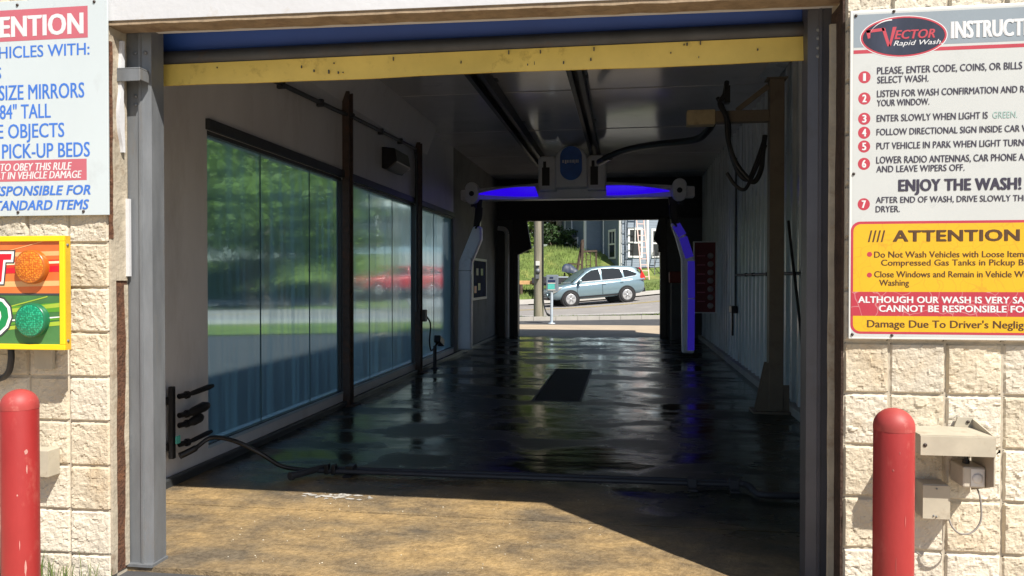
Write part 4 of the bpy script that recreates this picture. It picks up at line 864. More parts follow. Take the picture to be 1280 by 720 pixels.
RIGHT_ROWS = [
    ('INSTRUCTIONS', 'INSTRUCT', 1.2232, 1.4791, 2.2815, 2.3451, 'white_bold'),
    ('PLEASE, ENTER CODE, COINS, OR BILLS TO', 'PLEASE, ENTER CODE, COINS, OR BILLS', 0.9602, 1.4749, 2.1568, 2.1832, 'black'),
    ('SELECT WASH.', 'SELECT WASH.', 0.9610, 1.1464, 2.1218, 2.1473, 'black'),
    ('LISTEN FOR WASH CONFIRMATION AND ROLL UP', 'LISTEN FOR WASH CONFIRMATION AND', 0.9604, 1.4589, 2.0686, 2.0941, 'black'),
    ('YOUR WINDOW.', 'YOUR WINDOW.', 0.9600, 1.1498, 2.0336, 2.0582, 'black'),
    ('ENTER SLOWLY WHEN LIGHT IS', 'ENTER SLOWLY WHEN LIGHT IS', 0.9598, 1.3566, 1.9742, 1.9998, 'black'),
    ('GREEN.', 'GREEN.', 1.3733, 1.4596, 1.9747, 1.9988, 'green'),
    ('FOLLOW DIRECTIONAL SIGN INSIDE CAR WASH.', 'FOLLOW DIRECTIONAL SIGN INSIDE CAR', 0.9595, 1.4684, 1.9219, 1.9465, 'black'),
    ('PUT VEHICLE IN PARK WHEN LIGHT TURNS RED.', 'PUT VEHICLE IN PARK WHEN LIGHT TURN', 0.9595, 1.4826, 1.8681, 1.8933, 'black'),
    ('LOWER RADIO ANTENNAS, CAR PHONE ANTENNAS', 'LOWER RADIO ANTENNAS, CAR PHONE', 0.9592, 1.4581, 1.8135, 1.8397, 'black'),
    ('AND LEAVE WIPERS OFF.', 'AND LEAVE WIPERS OFF.', 0.9594, 1.2765, 1.7794, 1.8040, 'black'),
    ('ENJOY THE WASH!', 'ENJOY THE WASH!', 1.0396, 1.4754, 1.7050, 1.7495, 'black_bold'),
    ('AFTER END OF WASH, DRIVE SLOWLY THROUGH', 'AFTER END OF WASH, DRIVE SLOWLY TH', 0.9586, 1.4814, 1.6610, 1.6841, 'black'),
    ('DRYER.', 'DRYER.', 0.9580, 1.0460, 1.6255, 1.6493, 'black'),
    ('////', '////', 0.9302, 0.9958, 1.5105, 1.5554, 'dark_bold'),
    ('ATTENTION', 'ATTENTION', 1.0205, 1.4713, 1.5115, 1.5546, 'dark_bold'),
    ('Do Not Wash Vehicles with Loose Items or', 'Do Not Wash Vehicles with Loose Item', 0.9531, 1.4858, 1.4502, 1.4737, 'brown'),
    ('Compressed Gas Tanks in Pickup Beds', 'Compressed Gas Tanks in Pickup B', 0.9787, 1.4860, 1.4192, 1.4421, 'brown'),
    ('Close Windows and Remain in Vehicle While', 'Close Windows and Remain in Vehicle W', 0.9536, 1.4864, 1.3742, 1.3977, 'brown'),
    ('Washing', 'Washing', 0.9721, 1.0809, 1.3420, 1.3649, 'brown'),
    ('ALTHOUGH OUR WASH IS VERY SAFE, WE', 'ALTHOUGH OUR WASH IS VERY SA', 0.8952, 1.4899, 1.2752, 1.3001, 'white_bold'),
    ('CANNOT BE RESPONSIBLE FOR', 'CANNOT BE RESPONSIBLE FO', 0.9712, 1.4874, 1.2409, 1.2663, 'white_bold'),
    ("Damage Due To Driver's Negligence", "Damage Due To Driver's Neglig", 0.9286, 1.4878, 1.1808, 1.2087, 'dark_med'),
    ('ECTOR', 'ECTOR', 1.0217, 1.1681, 2.2876, 2.3213, 'logo_red'),
    ('Rapid Wash.', 'Rapid Wash.', 1.0191, 1.1939, 2.2632, 2.2815, 'logo_white'),
]
STYLE = dict(white_bold=('white', 0.0, 0.055), blue=('blue', 0.0, 0.022), white_italic=('white', 0.22, 0.035), blue_italic=('blue', 0.22, 0.05), black=('black', 0.0, 0.02), green=('green', 0, 0.0),
             black_bold=('black', 0, 0.06), dark_bold=('brown', 0, 0.075), brown=('brown', 0, 0.03), dark_med=('brown', 0, 0.035), logo_red=('logo', 0.25, 0.05), logo_white=('white', 0.3, 0.0))
INK = dict(white=M_white_print, blue=M_blue_print, black=M_black_print, green=M_green_print, brown=M_brown_print, logo=M_logo_red)
def lettering(rows, parent, y):
    for (full, frag, x0, x1, z0, z1, st) in rows:
        k, sh, bo = STYLE[st]; mb = MB()
        if full == '////':
            wd = (x1 - x0) / 4.6
            for i in range(4):
                xa = x0 + i * wd * 1.1; mb.add([(xa, y, z0), (xa + wd * .42, y, z0), (xa + wd * 1.12, y, z1), (xa + wd * .70, y, z1)], [(0, 1, 2, 3)])
        else: add_text(mb, full, frag, x0, x1, z0, z1, y, sh, bo)
        part('lettering', mb, INK[k], parent, fixn=False)
SY = 3.125
ls = thing('warning_sign', 'white warning sign with red ATTENTION banner and blue lettering on the left pier', 'sign', (-2.9, SY + .01, 1.66))
a = MB(); a.box((-3.52, SY + .0028, 1.655), (-2.292, SY + .012, 2.635)); part('plate', a, M_sign_white, ls, bevel=.0015)
a = MB(); rect(a, -3.43, -2.388, 2.452, 2.594, SY + .0023); rect(a, -3.43, -2.398, 1.813, 1.909, SY + .0023); part('red_banner', a, M_pink_red, ls, fixn=False)
lettering(LEFT_ROWS, ls, SY + .0019)
a = MB()
for (x, z) in ((-2.355, 2.61), (-2.74, 2.615), (-2.415, 1.672), (-2.745, 1.672), (-3.2, 2.615), (-3.2, 1.672)): a.lathe((x, SY + .0028, z), [(.007, 0), (.006, .004), (.001, .005)], 10, '-y')
part('rivet', a, M_rivet, ls)

rsn = thing('instruction_sign', 'white wash instruction sign with numbered red discs and yellow attention panel on the right pier', 'sign', (1.4, SY + .01, 1.14))
a = MB(); a.box((0.862, SY + .0024, 1.135), (2.06, SY + .014, 2.405)); part('plate', a, M_sign_edge, rsn, bevel=.002)
a = MB(); rect(a, .872, 2.05, 1.145, 2.395, SY + .0020); part('face', a, M_sign_white2, rsn, fixn=False)
a = MB(); rect(a, .874, 2.048, 2.262, 2.388, SY + .0017); part('grey_header', a, M_grey_print, rsn, fixn=False)
a = MB(); rect(a, .874, 2.048, 2.238, 2.252, SY + .0017)
for z in (2.147, 2.065, 1.987, 1.933, 1.880, 1.813, 1.657): disc(a, (.9145, z), .0225, .0235, SY + .0017)
for z in (1.463, 1.383): disc(a, (.9365, z), .0095, .0095, SY + .0008, 14)
part('red_print', a, M_red_print, rsn, fixn=False)
a = MB()
for k, z in enumerate((2.147, 2.065, 1.987, 1.933, 1.880, 1.813, 1.657)): add_text(a, str(k + 1), str(k + 1), .9145 - (.0055 if k == 0 else .008), .9145 + (.005 if k == 0 else .008), z - .0145, z + .0145, SY + .0014, 0, .06)
part('number', a, M_white_print, rsn, fixn=False)
def rrect(mb, x0, x1, z0, z1, r, y, n=6):
    vs = []
    for (cx, cz, q) in ((x1 - r, z1 - r, 0), (x0 + r, z1 - r, 1), (x0 + r, z0 + r, 2), (x1 - r, z0 + r, 3)):
        for k in range(n + 1):
            t = PI / 2 * (q + k / n); vs.append((cx + r * math.cos(t), y, cz + r * math.sin(t)))
    return mb.add(vs, [tuple(range(len(vs)))])
a = MB(); rrect(a, .868, 2.05, 1.155, 1.590, .035, SY + .0016); yp = part('red_border', a, M_red_print, rsn, fixn=False)
a = MB(); rrect(a, .877, 2.041, 1.164, 1.580, .028, SY + .0013); part('yellow_panel', a, M_yel_print, rsn, fixn=False)
a = MB(); rect(a, .870, 2.048, 1.225, 1.318, SY + .0010); part('red_band', a, M_red_crack, rsn, fixn=False)
a = MB(); disc(a, (1.055, 2.297), .158, .080, SY + .0014, 48); part('oval_rim', a, M_white_print, rsn, fixn=False)
a = MB(); disc(a, (1.055, 2.297), .155, .077, SY + .0011, 48, (.147, .070)); part('oval_ring', a, M_logo_red, rsn, fixn=False)
a = MB(); disc(a, (1.055, 2.297), .148, .071, SY + .0011, 48); part('oval', a, M_navy_print, rsn, fixn=False)
a = MB()
for poly in ([(.922, 2.316), (.987, 2.322), (.984, 2.334), (.918, 2.327)], [(.918, 2.327), (.936, 2.328), (.934, 2.296), (.926, 2.294)], [(.975, 2.333), (.988, 2.333), (1.008, 2.262), (.997, 2.262)], [(1.002, 2.262), (1.009, 2.262), (1.030, 2.335), (1.016, 2.335)]):
    a.add([(x, SY + .0007, z) for x, z in poly], [tuple(range(len(poly)))])
part('logo_mark', a, M_logo_red, rsn, fixn=False)
a = MB(); n = 14
a.add([(.928 + .085 * (1 - math.cos(t)) * 1.0, SY + .0003, 2.292 + .068 * math.sin(t) + d * (0.5 + .5 * math.cos(2 * t + PI))) for d in (0, .005) for t in [PI / 2 * k / n for k in range(n + 1)]], [(k, k + 1, k + n + 2, k + n + 1) for k in range(n)])
part('logo_swoosh', a, M_white_print, rsn, fixn=False)
lettering(RIGHT_ROWS, rsn, SY + .0006)
a = MB()
for (x, z) in ((.882, 2.385), (1.02, 2.395), (.877, 1.775), (.875, 1.152), (1.02, 1.15), (1.5, 2.39), (1.5, 1.15)): a.lathe((x, SY + .0020, z), [(.006, 0), (.005, .004), (.001, .005)], 10, '-y')
part('rivet', a, M_rivet, rsn)

# ------------------------------------------------------------------ WAIT / GO light box
BX1, BY0, BY1, BZ0, BZ1 = -2.412, 3.000, 3.040, 1.057, 1.556
lbx = thing('light_box', 'yellow WAIT and GO signal box with amber and green lenses below the warning sign', 'signal box', (-2.85, 3.1, BZ0))
a = MB(); BX0 = -3.32; fw = .024
a.box((BX0, BY0 + .012, BZ0), (BX1, BY1, BZ1)); part('case', a, mat('yellow_box_side', (.62, .38, .03), .5, var=.1), lbx)
a = MB(); a.box((BX0, BY0, BZ1 - fw), (BX1, BY0 + .011, BZ1)); a.box((BX0, BY0, BZ0), (BX1, BY0 + .011, BZ0 + fw)); a.box((BX1 - fw, BY0, BZ0 + fw + .0005), (BX1, BY0 + .011, BZ1 - fw - .0005)); a.box((BX0, BY0, BZ0 + fw + .0005), (BX0 + fw, BY0 + .011, BZ1 - fw - .0005)); part('frame', a, M_menu_yellow, lbx, bevel=.002)
PX0, PX1 = BX0 + fw, BX1 - fw; ZM = 1.300; PY = BY0 + .0095
a = MB(); rect(a, PX0, PX1, ZM + .004, BZ1 - fw, PY); op = part('wait_panel', a, M_orange_panel, lbx, fixn=False)
a = MB(); rect(a, PX0, PX1, BZ0 + fw, ZM - .004, PY); gp = part('go_panel', a, M_green_panel, lbx, fixn=False)
a = MB(); rect(a, PX0, PX1, ZM - .0045, ZM + .0045, PY - .001); part('divider', a, M_ink['dark'], lbx, fixn=False)
def stripe(par, col, xa, za, zb, wa, wb, k, xe=None):
    xb = PX1 if xe is None else xe
    a = MB(); a.add([(xa, PY - .0006 - .0003 * k, za), (xb, PY - .0006 - .0003 * k, zb), (xb, PY - .0006 - .0003 * k, zb + wb), (xa, PY - .0006 - .0003 * k, za + wa)], [(0, 1, 2, 3)]); part('stripe', a, M_ink[col], par, fixn=False)
stripe(op, 'peach', PX0, 1.455, 1.470, .014, .020, 0); stripe(op, 'red', PX0, 1.372, 1.400, .020, .026, 1); stripe(op, 'scarlet', PX0, 1.40, 1.425, .03, .028, 0)
stripe(op, 'cream', PX0, 1.412, 1.436, .010, .010, 2); stripe(op, 'peach', -2.9, 1.44, 1.535, .004, .003, 2, -2.50); stripe(op, 'peach', PX0, 1.318, 1.338, .03, .022, 0)
stripe(gp, 'leaf', PX0, 1.17, 1.225, .03, .04, 0); stripe(gp, 'lime', PX0, 1.155, 1.245, .014, .018, 1); stripe(gp, 'white', PX0, 1.14, 1.198, .007, .006, 2); stripe(gp, 'lime', PX0, 1.09, 1.165, .012, .018, 1); stripe(gp, 'lime', -2.9, 1.19, 1.288, .006, .005, 2, -2.50); stripe(gp, 'leaf', PX0, 1.10, 1.19, .012, .010, 2)
def panel_word(word, frag, x0, x1, z0, z1, inner, par, k):
    for (col, off, bo, lv) in (('dark', .0, .135, 0), ('white', 0, .10, 1), (inner, 0, .035, 2)):
        hv, _ = text_mesh('H', .12, .035); b0, b1 = min(v.y for v in hv), max(v.y for v in hv)
        vs, fs = text_mesh(word, .12, bo, 1.12); v0, _ = text_mesh(word, .12, .035, 1.12)
        xa, xb = min(v.x for v in v0), max(v.x for v in v0)
        sx = (x1 - x0) / (xb - xa); sz = (z1 - z0) / (b1 - b0)
        a = MB(); a.add([(x1 + (v.x - xb) * sx, PY - .0022 - .0008 * lv, z0 + (v.y - b0) * sz) for v in vs], fs); part('lettering', a, M_ink[col], par, fixn=False)
panel_word('WAIT', 'T', -3.12, -2.672, 1.355, 1.478, 'red', op, 0)
panel_word('GO', 'O', -3.02, -2.690, 1.125, 1.275, 'green', gp, 1)
for (z, m, mr_, nm) in ((1.420, M_amber, M_amber_rim, 'amber lens'), (1.187, M_green_lens, M_green_rim, 'green lens')):
    a = MB(); a.lathe((-2.563, PY + .002, z), [(.074, 0), (.074, .030), (.069, .033)], 36, '-y'); rim = part('lens_rim', a, mr_, lbx)
    a = MB(); a.lathe((-2.563, PY - .030, z), [(.069, 0), (.060, .004), (.040, .007), (.02, .008), (.001, .0085)], 36, '-y'); part('lens', a, m, lbx, label=nm)
a = MB()
for z in (BZ0 + .04, BZ1 - .04): a.lathe((BX1, (BY0 + BY1) / 2, z), [(.006, 0), (.006, .004), (.001, .005)], 8, 'x')
part('screw', a, M_galv, lbx)
a = MB()
for z in (1.15, 1.42): a.box((-3.2, 3.041, z), (-2.55, 3.148, z + .05))
part('standoff', a, M_steel_dark, lbx)
a = MB(); a.box((-2.66, 3.115, 0.955), (-2.57, 3.14, 1.052)); solo('mounting_plate', a, M_beige_box, 'small plate on the blocks in the shade under the signal box', 'plate', bevel=.004)
a = MB(); a.tube(arc_pts([(-2.745, 3.08, 1.053), (-2.745, 3.08, 1.0), (-2.77, 3.09, .94), (-2.83, 3.1, .91), (-2.95, 3.1, .90)], 6), .014, 10); solo('flexible_conduit', a, M_hose, 'black flexible conduit curving out from under the signal box', 'conduit')

# ------------------------------------------------------------------ bollards and pier boxes
def bollard(x, y, h, r, label):
    t = thing('bollard', label, 'bollard', (x, y, -.004), 0, 'red bollards guarding the bay corners')
    a = MB(); a.lathe((x, y, 0), [(r, -.01), (r, h - r * 1.02), (r * .985, h - r * .98)], 40); part('sleeve', a, M_red_boll, t)
    a = MB(); a.lathe((x, y, h - r * .97), [(r * 1.012, -.012), (r * 1.012, 0)] + [(r * 1.012 * math.cos(q), r * .97 * math.sin(q)) for q in [PI / 2 * k / 10 for k in range(1, 10)]] + [(.002, r * .97)], 40); part('cap', a, M_boll_cap, t)
    return t
bR = bollard(0.922, 2.80, 0.922, 0.0655, 'red plastic-sleeved bollard in front of the right pier')
bL = bollard(-2.445, 2.785, 0.918, 0.0695, 'scuffed red plastic-sleeved bollard in front of the left pier')
a = MB(); random.seed(9)
def bpt(th, z, r=.0702): return (-2.445 + r * math.cos(th), 2.785 + r * math.sin(th), z)
for (th, z, wd, hh) in ((-.55, .67, .28, .030), (-.52, .60, .10, .045), (-.62, .20, .14, .10), (-.5, .12, .2, .08), (-.9, .30, .05, .05), (-1.0, .50, .1, .012)):
    n = 9; vs = [bpt(th + wd * .5 * math.cos(2 * PI * k / n) * random.uniform(.5, 1), z + hh * .5 * math.sin(2 * PI * k / n) * random.uniform(.5, 1)) for k in range(n)]
    a.add(vs, [tuple(range(n))])
part('scuff', a, mat('pale_scuff', (.50, .26, .23), .7, var=.2), bL, fixn=False)

a = MB(); random.seed(15)
for (th, z, wd, hh) in ((-1.9, .72, .10, .012), (-1.3, .55, .05, .05), (-2.2, .30, .08, .03), (-1.1, .22, .20, .02), (-1.6, .78, .04, .014), (-1.75, .40, .03, .07)):
    vs = [(.922 + .0662 * math.cos(th + wd * .5 * math.cos(2 * PI * k / 9) * random.uniform(.5, 1)), 2.80 + .0662 * math.sin(th + wd * .5 * math.cos(2 * PI * k / 9)), z + hh * .5 * math.sin(2 * PI * k / 9) * random.uniform(.5, 1)) for k in range(9)]
    a.add(vs, [tuple(range(9))])
part('scuff', a, mat('dull_red_scuff', (.40, .10, .09), .75, var=.2), bR, fixn=False)
sh = thing('rain_hood', 'beige folded-steel hood shelf on the right pier beside the bollard', 'hood', (1.2, 3.14, .73))
a = MB()
a.box((1.065, 2.955, .728), (1.318, 2.960, .797)); a.box((1.065, 2.960, .797), (1.318, 3.142, .801)); a.box((1.065, 2.9605, .728), (1.070, 3.142, .7965))
a.add([(1.314, 2.9605, .62), (1.314, 3.142, .56), (1.314, 3.142, .835), (1.314, 2.9605, .80), (1.319, 2.9605, .62), (1.319, 3.142, .56), (1.319, 3.142, .835), (1.319, 2.9605, .80)], [(0, 1, 2, 3), (7, 6, 5, 4), (0, 4, 5, 1), (1, 5, 6, 2), (2, 6, 7, 3), (3, 7, 4, 0)])
a.add([(1.25, 3.135, .8015), (1.318, 3.135, .8015), (1.318, 3.135, .838), (1.262, 3.135, .838), (1.25, 3.142, .8015), (1.318, 3.142, .8015), (1.318, 3.142, .838), (1.262, 3.142, .838)], [(0, 1, 2, 3), (7, 6, 5, 4), (3, 2, 6, 7), (0, 3, 7, 4)])
part('hood', a, M_beige_box, sh)
a = MB(); a.lathe((1.080, 2.9545, .765), [(.007, 0), (.007, .002), (.001, .003)], 10, '-y'); a.lathe((1.298, 3.134, .822), [(.006, 0), (.006, .003), (.001, .004)], 10, '-y'); part('bolt', a, M_rivet, sh)
bt = thing('push_button_box', 'small pale box with round button hanging under the hood shelf', 'button box', (1.28, 3.06, .6))
a = MB(); a.box((1.235, 3.02, .598), (1.316 - .003, 3.135, .675)); part('box', a, mat('pale_plastic', (.48, .44, .37), .5, dirt=((.30, .25, .18), .2, 20)), bt, bevel=.006)
a = MB(); a.lathe((1.284, 3.0195, .634), [(.018, 0), (.018, .004), (.012, .006), (.001, .007)], 18, '-y'); part('button', a, M_sign_edge, bt)
a = MB(); rect(a, 1.262, 1.308, .604, .668, 3.0185); part('face_plate', a, M_sign_edge, bt, fixn=False)
a = MB(); a.tube([(1.27, 3.08, .675), (1.27, 3.08, .73)], .007, 8); a.tube([(1.27, 3.08, .676), (1.27, 3.08, .69)], .012, 10); part('gland', a, M_hose, bt)
jb = thing('junction_box', 'beige steel junction box on the right pier with a looping wire', 'junction box', (1.15, 3.1, .46))
a = MB(); a.box((1.115, 3.065, .462), (1.205, 3.148, .595)); part('box', a, M_beige_box, jb, bevel=.004)
a = MB(); a.box((1.112, 3.060, .466), (1.208, 3.0645, .591)); part('cover', a, M_beige_box, jb)
a = MB()
for (x, z) in ((1.160, .58), (1.160, .475), (1.15, .478)): a.lathe((x, 3.0598, z), [(.0035, 0), (.003, .003), (.001, .004)], 8, '-y')
part('screw', a, M_galv, jb)
a = MB(); a.tube(arc_pts([(1.205, 3.07, .475), (1.215, 3.06, .44), (1.24, 3.05, .418), (1.28, 3.05, .425), (1.31, 3.05, .47), (1.312, 3.06, .55), (1.30, 3.07, .598)], 8), .0035, 7); solo('loop_wire', a, M_grey_wire, 'thin grey wire looping from the junction box up to the button box', 'wire')
jb2 = thing('junction_box', 'small beige box on the left pier half hidden behind the bollard', 'junction box', (-2.6, 3.1, .47))
a = MB(); a.box((-2.655, 3.075, .475), (-2.558, 3.148, .598)); part('box', a, M_beige_box, jb2, bevel=.004)
a = MB(); a.box((-2.658, 3.070, .479), (-2.555, 3.0745, .594)); part('cover', a, M_beige_box, jb2)
a = MB(); random.seed(21)
for (x0, x1, n) in ((-2.55, -2.36, 26), (-3.2, -2.5, 120), (-2.30, -2.24, 4)):
    for k in range(n):
        x = random.uniform(x0, x1); y = random.uniform(3.02, 3.15); h = random.uniform(.03, .11) * (1 if random.random() < .8 else 1.5); d = random.uniform(0, 2 * PI); b = random.uniform(.01, .05); wv = .0025
        a.add([(x - wv, y, -.01), (x + wv, y, -.01), (x + b * .4 * math.cos(d) + wv * .7, y + b * .4 * math.sin(d), h * .6), (x + b * .4 * math.cos(d) - wv * .7, y + b * .4 * math.sin(d), h * .6), (x + b * math.cos(d), y + b * math.sin(d), h)], [(0, 1, 2, 3), (3, 2, 4)])
o = part('grass_tufts', a, M_blade, None, fixn=False); o['kind'] = 'stuff'

# ------------------------------------------------------------------ street side beyond the exit
up = thing('utility_pole', 'weathered wooden utility pole with meter boxes beside the street', 'utility pole', (-2.92, 26.0, height(-2.92, 26) - .03))
pz = height(-2.92, 26)
a = MB(); a.tube([(-2.92 + .006 * math.sin(k), 26.0, pz - .3 + k * 0.9) for k in range(11)], [.178 - .005 * k for k in range(11)], 20); part('pole', a, M_pole_wood, up)
a = MB(); a.box((-2.99, 25.70, 1.80), (-2.86, 25.83, 1.95)); part('meter_box', a, M_sign_edge, up, bevel=.01)
a = MB(); a.lathe((-2.925, 25.83, 1.62), [(.085, 0), (.085, .08), (.06, .13), (.001, .14)], 16, '-y'); a.box((-2.99, 25.72, 1.36), (-2.88, 25.83, 1.50)); a.tube([(-2.93, 25.8, 1.80), (-2.93, 25.78, 1.66)], .03, 8); part('meter_socket', a, M_galv, up)
a = MB(); a.tube(arc_pts([(-2.76, 25.86, 3.6), (-2.75, 25.86, 1.9), (-2.74, 25.86, .6), (-2.60, 25.8, .12)], 6), .022, 8); a.tube([(-2.60, 25.8, .16), (-2.42, 25.6, .05), (-2.36, 25.5, .0)], .04, 8); part('service_cable', a, M_hose, up)
mt = thing('pay_terminal', 'grey pay terminal with teal label on a pale blue post at the exit kerb', 'pay terminal', (-2.18, 23.0, 0))
a = MB(); a.cyl((-2.19, 23.0, 0), (-2.185, 23.0, 1.02), .042, 14); a.lathe((-2.19, 23.0, 0), [(.11, 0), (.11, .02), (.05, .03)], 14); part('post', a, M_meter_post, mt)
a = MB(); a.box((-2.345, 22.94, .98), (-1.995, 23.16, 1.475)); part('case', a, M_meter_face, mt, bevel=.012)
a = MB(); a.box((-2.30, 22.928, 1.045), (-2.09, 22.939, 1.20)); part('label', a, M_teal_screen, mt)
a = MB(); a.box((-2.29, 22.928, 1.26), (-2.07, 22.939, 1.32)); a.box((-2.24, 22.928, 1.37), (-2.13, 22.939, 1.41)); part('slot', a, M_ink['navy'], mt)
a = MB(); a.box((-2.30, 22.928, 1.01), (-2.07, 22.939, 1.035)); a.box((-2.30, 22.928, 1.21), (-2.07, 22.939, 1.235)); part('rim', a, M_sign_edge, mt)

def interp(tab, x):
    for (a, b) in zip(tab, tab[1:]):
        if a[0] <= x <= b[0]:
            t = (x - a[0]) / (b[0] - a[0]); t = t * t * (3 - 2 * t) if False else t
            return [p + (q - p) * t for p, q in zip(a[1:], b[1:])]
    return list(tab[0][1:] if x < tab[0][0] else tab[-1][1:])
def car(label, paint, loc, rz, hscale=1.0, pitch=0.0):
    t = thing('parked_car', label, 'car', loc, rz)
    t.rotation_euler = (0, -pitch, rz)
    L = [(-2.27, .60, .88, .66), (-2.22, .44, 1.02, .78), (-2.0, .36, 1.08, .87), (-1.6, .34, 1.09, .905), (-.6, .30, 1.05, .91), (.5, .30, 1.02, .91), (1.1, .31, 1.01, .905), (1.5, .33, .96, .89), (1.9, .35, .88, .85), (2.1, .38, .80, .78), (2.22, .42, .74, .66), (2.27, .48, .66, .56)]
    NS = 46; a = MB(); vs = []; K = None
    for i in range(NS + 1):
        x = -2.27 + 4.54 * i / NS; zb_, zt, hw = interp(L, x)
        half = [(0, zb_), (hw * .80, zb_), (hw * .95, zb_ + .05), (hw * .985, zb_ + .18), (hw * 1.0, zb_ + (zt - zb_) * .5), (hw * .99, zt - .16), (hw * .955, zt - .05), (hw * .86, zt), (hw * .5, zt + .025), (0, zt + .03)]
        ring = [(x, -y, z) for y, z in half] + [(x, y, z) for y, z in half[-2:0:-1]]
        K = len(ring); vs += ring
    fs = []
    for i in range(NS):
        for k in range(K): fs.append((i * K + k, i * K + (k + 1) % K, (i + 1) * K + (k + 1) % K, (i + 1) * K + k))
    fs += [tuple(range(K)), tuple(range(NS * K, NS * K + K))[::-1]]
    a.add(vs, fs, True)
    G = [(-2.20, 1.04, .74), (-2.08, 1.28, .70), (-1.86, 1.545, .655), (-1.55, 1.605, .645), (-.9, 1.655, .64), (-.3, 1.665, .635), (.2, 1.625, .625), (.5, 1.50, .66), (.85, 1.27, .72), (1.18, 1.04, .78)]
    NG = 34; vs = []
    def gw(z, zt, hw):    # half-width of the greenhouse at height z
        return .885 - (z - 1.0) * .36
    for i in range(NG + 1):
        x = -2.20 + 3.38 * i / NG; zt, hw = interp(G, x); zt = 1.0 + (zt - 1.0) * hscale
        zr = max(1.0, zt - .07)
        half = [(.885, .96), (gw((1 + zr) / 2, 0, 0), (1 + zr) / 2), (gw(zr, 0, 0), zr), (gw(zr, 0, 0) - .06, zt - .015), (gw(zr, 0, 0) * .6, zt + .005), (0, zt + .012)]
        ring = [(x, -y, z) for y, z in half] + [(x, y, z) for y, z in half[-2::-1]]
        K = len(ring); vs += ring
    fs = []
    for i in range(NG):
        for k in range(K - 1): fs.append((i * K + k, i * K + k + 1, (i + 1) * K + k + 1, (i + 1) * K + k))
    fs += [tuple(range(K)), tuple(range(NG * K, NG * K + K))[::-1]]
    a.add(vs, fs, True)
    body = part('body', a, paint, t, local=True)
    def zt_at(x): return 1.0 + (interp(G, x)[0] - 1.0) * hscale
    for sgn in (-1, 1):
        def side(poly, name, m, off=.006, th=.012):
            a = MB(); n = len(poly); vs = []
            for o in (off, off - th):
                for (x, z) in poly: vs.append((x, sgn * (.885 - (z - 1.0) * .36 + o), z))
            a.add(vs, [tuple(range(n)), tuple(range(n, 2 * n))[::-1]] + [(i, i + n, (i + 1) % n + n, (i + 1) % n) for i in range(n)]); return part(name, a, m, t, local=True)
        hz = lambda z: 1.0 + (z - 1.0) * hscale
        side([(1.0, 1.065), (.92, 1.10), (.48, hz(1.41)), (.22, hz(1.53)), (-.14, hz(1.565)), (-.14, 1.07)], 'window', M_car_glass)
        side([(-.22, 1.075), (-.22, hz(1.565)), (-.80, hz(1.555)), (-1.12, hz(1.50)), (-1.19, 1.12), (-1.05, 1.09)], 'window', M_car_glass)
        side([(-1.27, 1.13), (-1.22, hz(1.48)), (-1.50, hz(1.43)), (-1.86, hz(1.24)), (-1.80, 1.17)], 'window', M_car_glass)
        side([(1.05, 1.045), (1.05, 1.06), (-1.1, 1.078), (-1.85, 1.165), (-1.85, 1.15), (-1.1, 1.06)], 'trim', M_chrome, .008)
        for xw in (1.31, -1.31):
            a = MB(); a.lathe((xw, sgn * .905 if sgn < 0 else .905, .345), [(.41, -.25), (.41, .0), (.395, .012)], 30, '-y') if sgn < 0 else a.lathe((xw, .905, .345), [(.395, -.012), (.41, .0), (.41, .25)], 30, '-y'); part('wheel_arch', a, M_black, t, local=True)
            a = MB(); yy = .905 * sgn; s2 = 1 if sgn < 0 else -1
            prof = [(.22, 0.012), (.235, .030), (.31, .034), (.335, .02), (.345, -.02), (.345, -.18)]
            a.lathe((xw, yy, .345), [(r, h * s2) for r, h in prof], 30, '-y'); wh = part('wheel', a, M_tyre, t, local=True)
            a = MB(); fy = yy - s2 * .016
            a.lathe((xw, fy, .345), [(.232, -.006 * s2), (.232, .012 * s2), (.205, .014 * s2)], 30, '-y')
            rim_face = [(.205, .0)]
            a.lathe((xw, fy - s2 * .002, .345), [(.055, 0), (.055, .014 * s2), (.001, .016 * s2)], 16, '-y')
            for k in range(5):
                q = 2 * PI * k / 5 + .3
                for dq in (-.16, .16): a.bar((xw + .04 * math.cos(q), fy - s2 * .008, .345 + .04 * math.sin(q)), (xw + .21 * math.cos(q + dq), fy - s2 * .008, .345 + .21 * math.sin(q + dq)), .034, .012, up=(0, 1, 0))
            part('rim', a, M_alloy, wh, local=True)
        a = MB(); a.box((-.06, -.10, -.06), (.07, .09, .07), Matrix.Translation((.86, sgn * 1.0, 1.09))); part('mirror', a, paint, t, local=True, bevel=.03)
        a = MB(); a.bar((.92, sgn * .89, .62), (-.98, sgn * .89, .62), .01, .02) if False else a.box((-.9, sgn * .905 - .012, .36), (.9, sgn * .905 + .012, .43)); part('sill_moulding', a, M_black, t, local=True)
        a = MB(); a.box((-.185, sgn * .912 - .006, .45), (-.175, sgn * .912 + .006, 1.0)); a.box((.98, sgn * .908 - .006, .45), (.99, sgn * .908 + .006, .98)); part('door_seam', a, M_black, t, local=True)
        a = MB(); a.box((-.36, sgn * .913 - .012, .88), (-.22, sgn * .913 + .012, .91)); a.box((-1.18, sgn * .913 - .012, .90), (-1.04, sgn * .913 + .012, .93)); part('door_handle', a, paint, t, local=True)
        a = MB(); a.prism([(-2.23, .92), (-2.02, .96), (-2.00, 1.10), (-2.08, 1.34), (-1.95, 1.50), (-2.02, 1.50), (-2.17, 1.22), (-2.24, 1.06)], sgn * .70, sgn * .872); part('tail_lamp', a, M_tail, t, local=True, bevel=.01)
        a = MB(); a.prism([(2.16, .62), (2.20, .72), (1.80, .88), (1.62, .90), (1.86, .72)], sgn * .52, sgn * .862); part('headlight', a, M_chrome, t, local=True, bevel=.01)
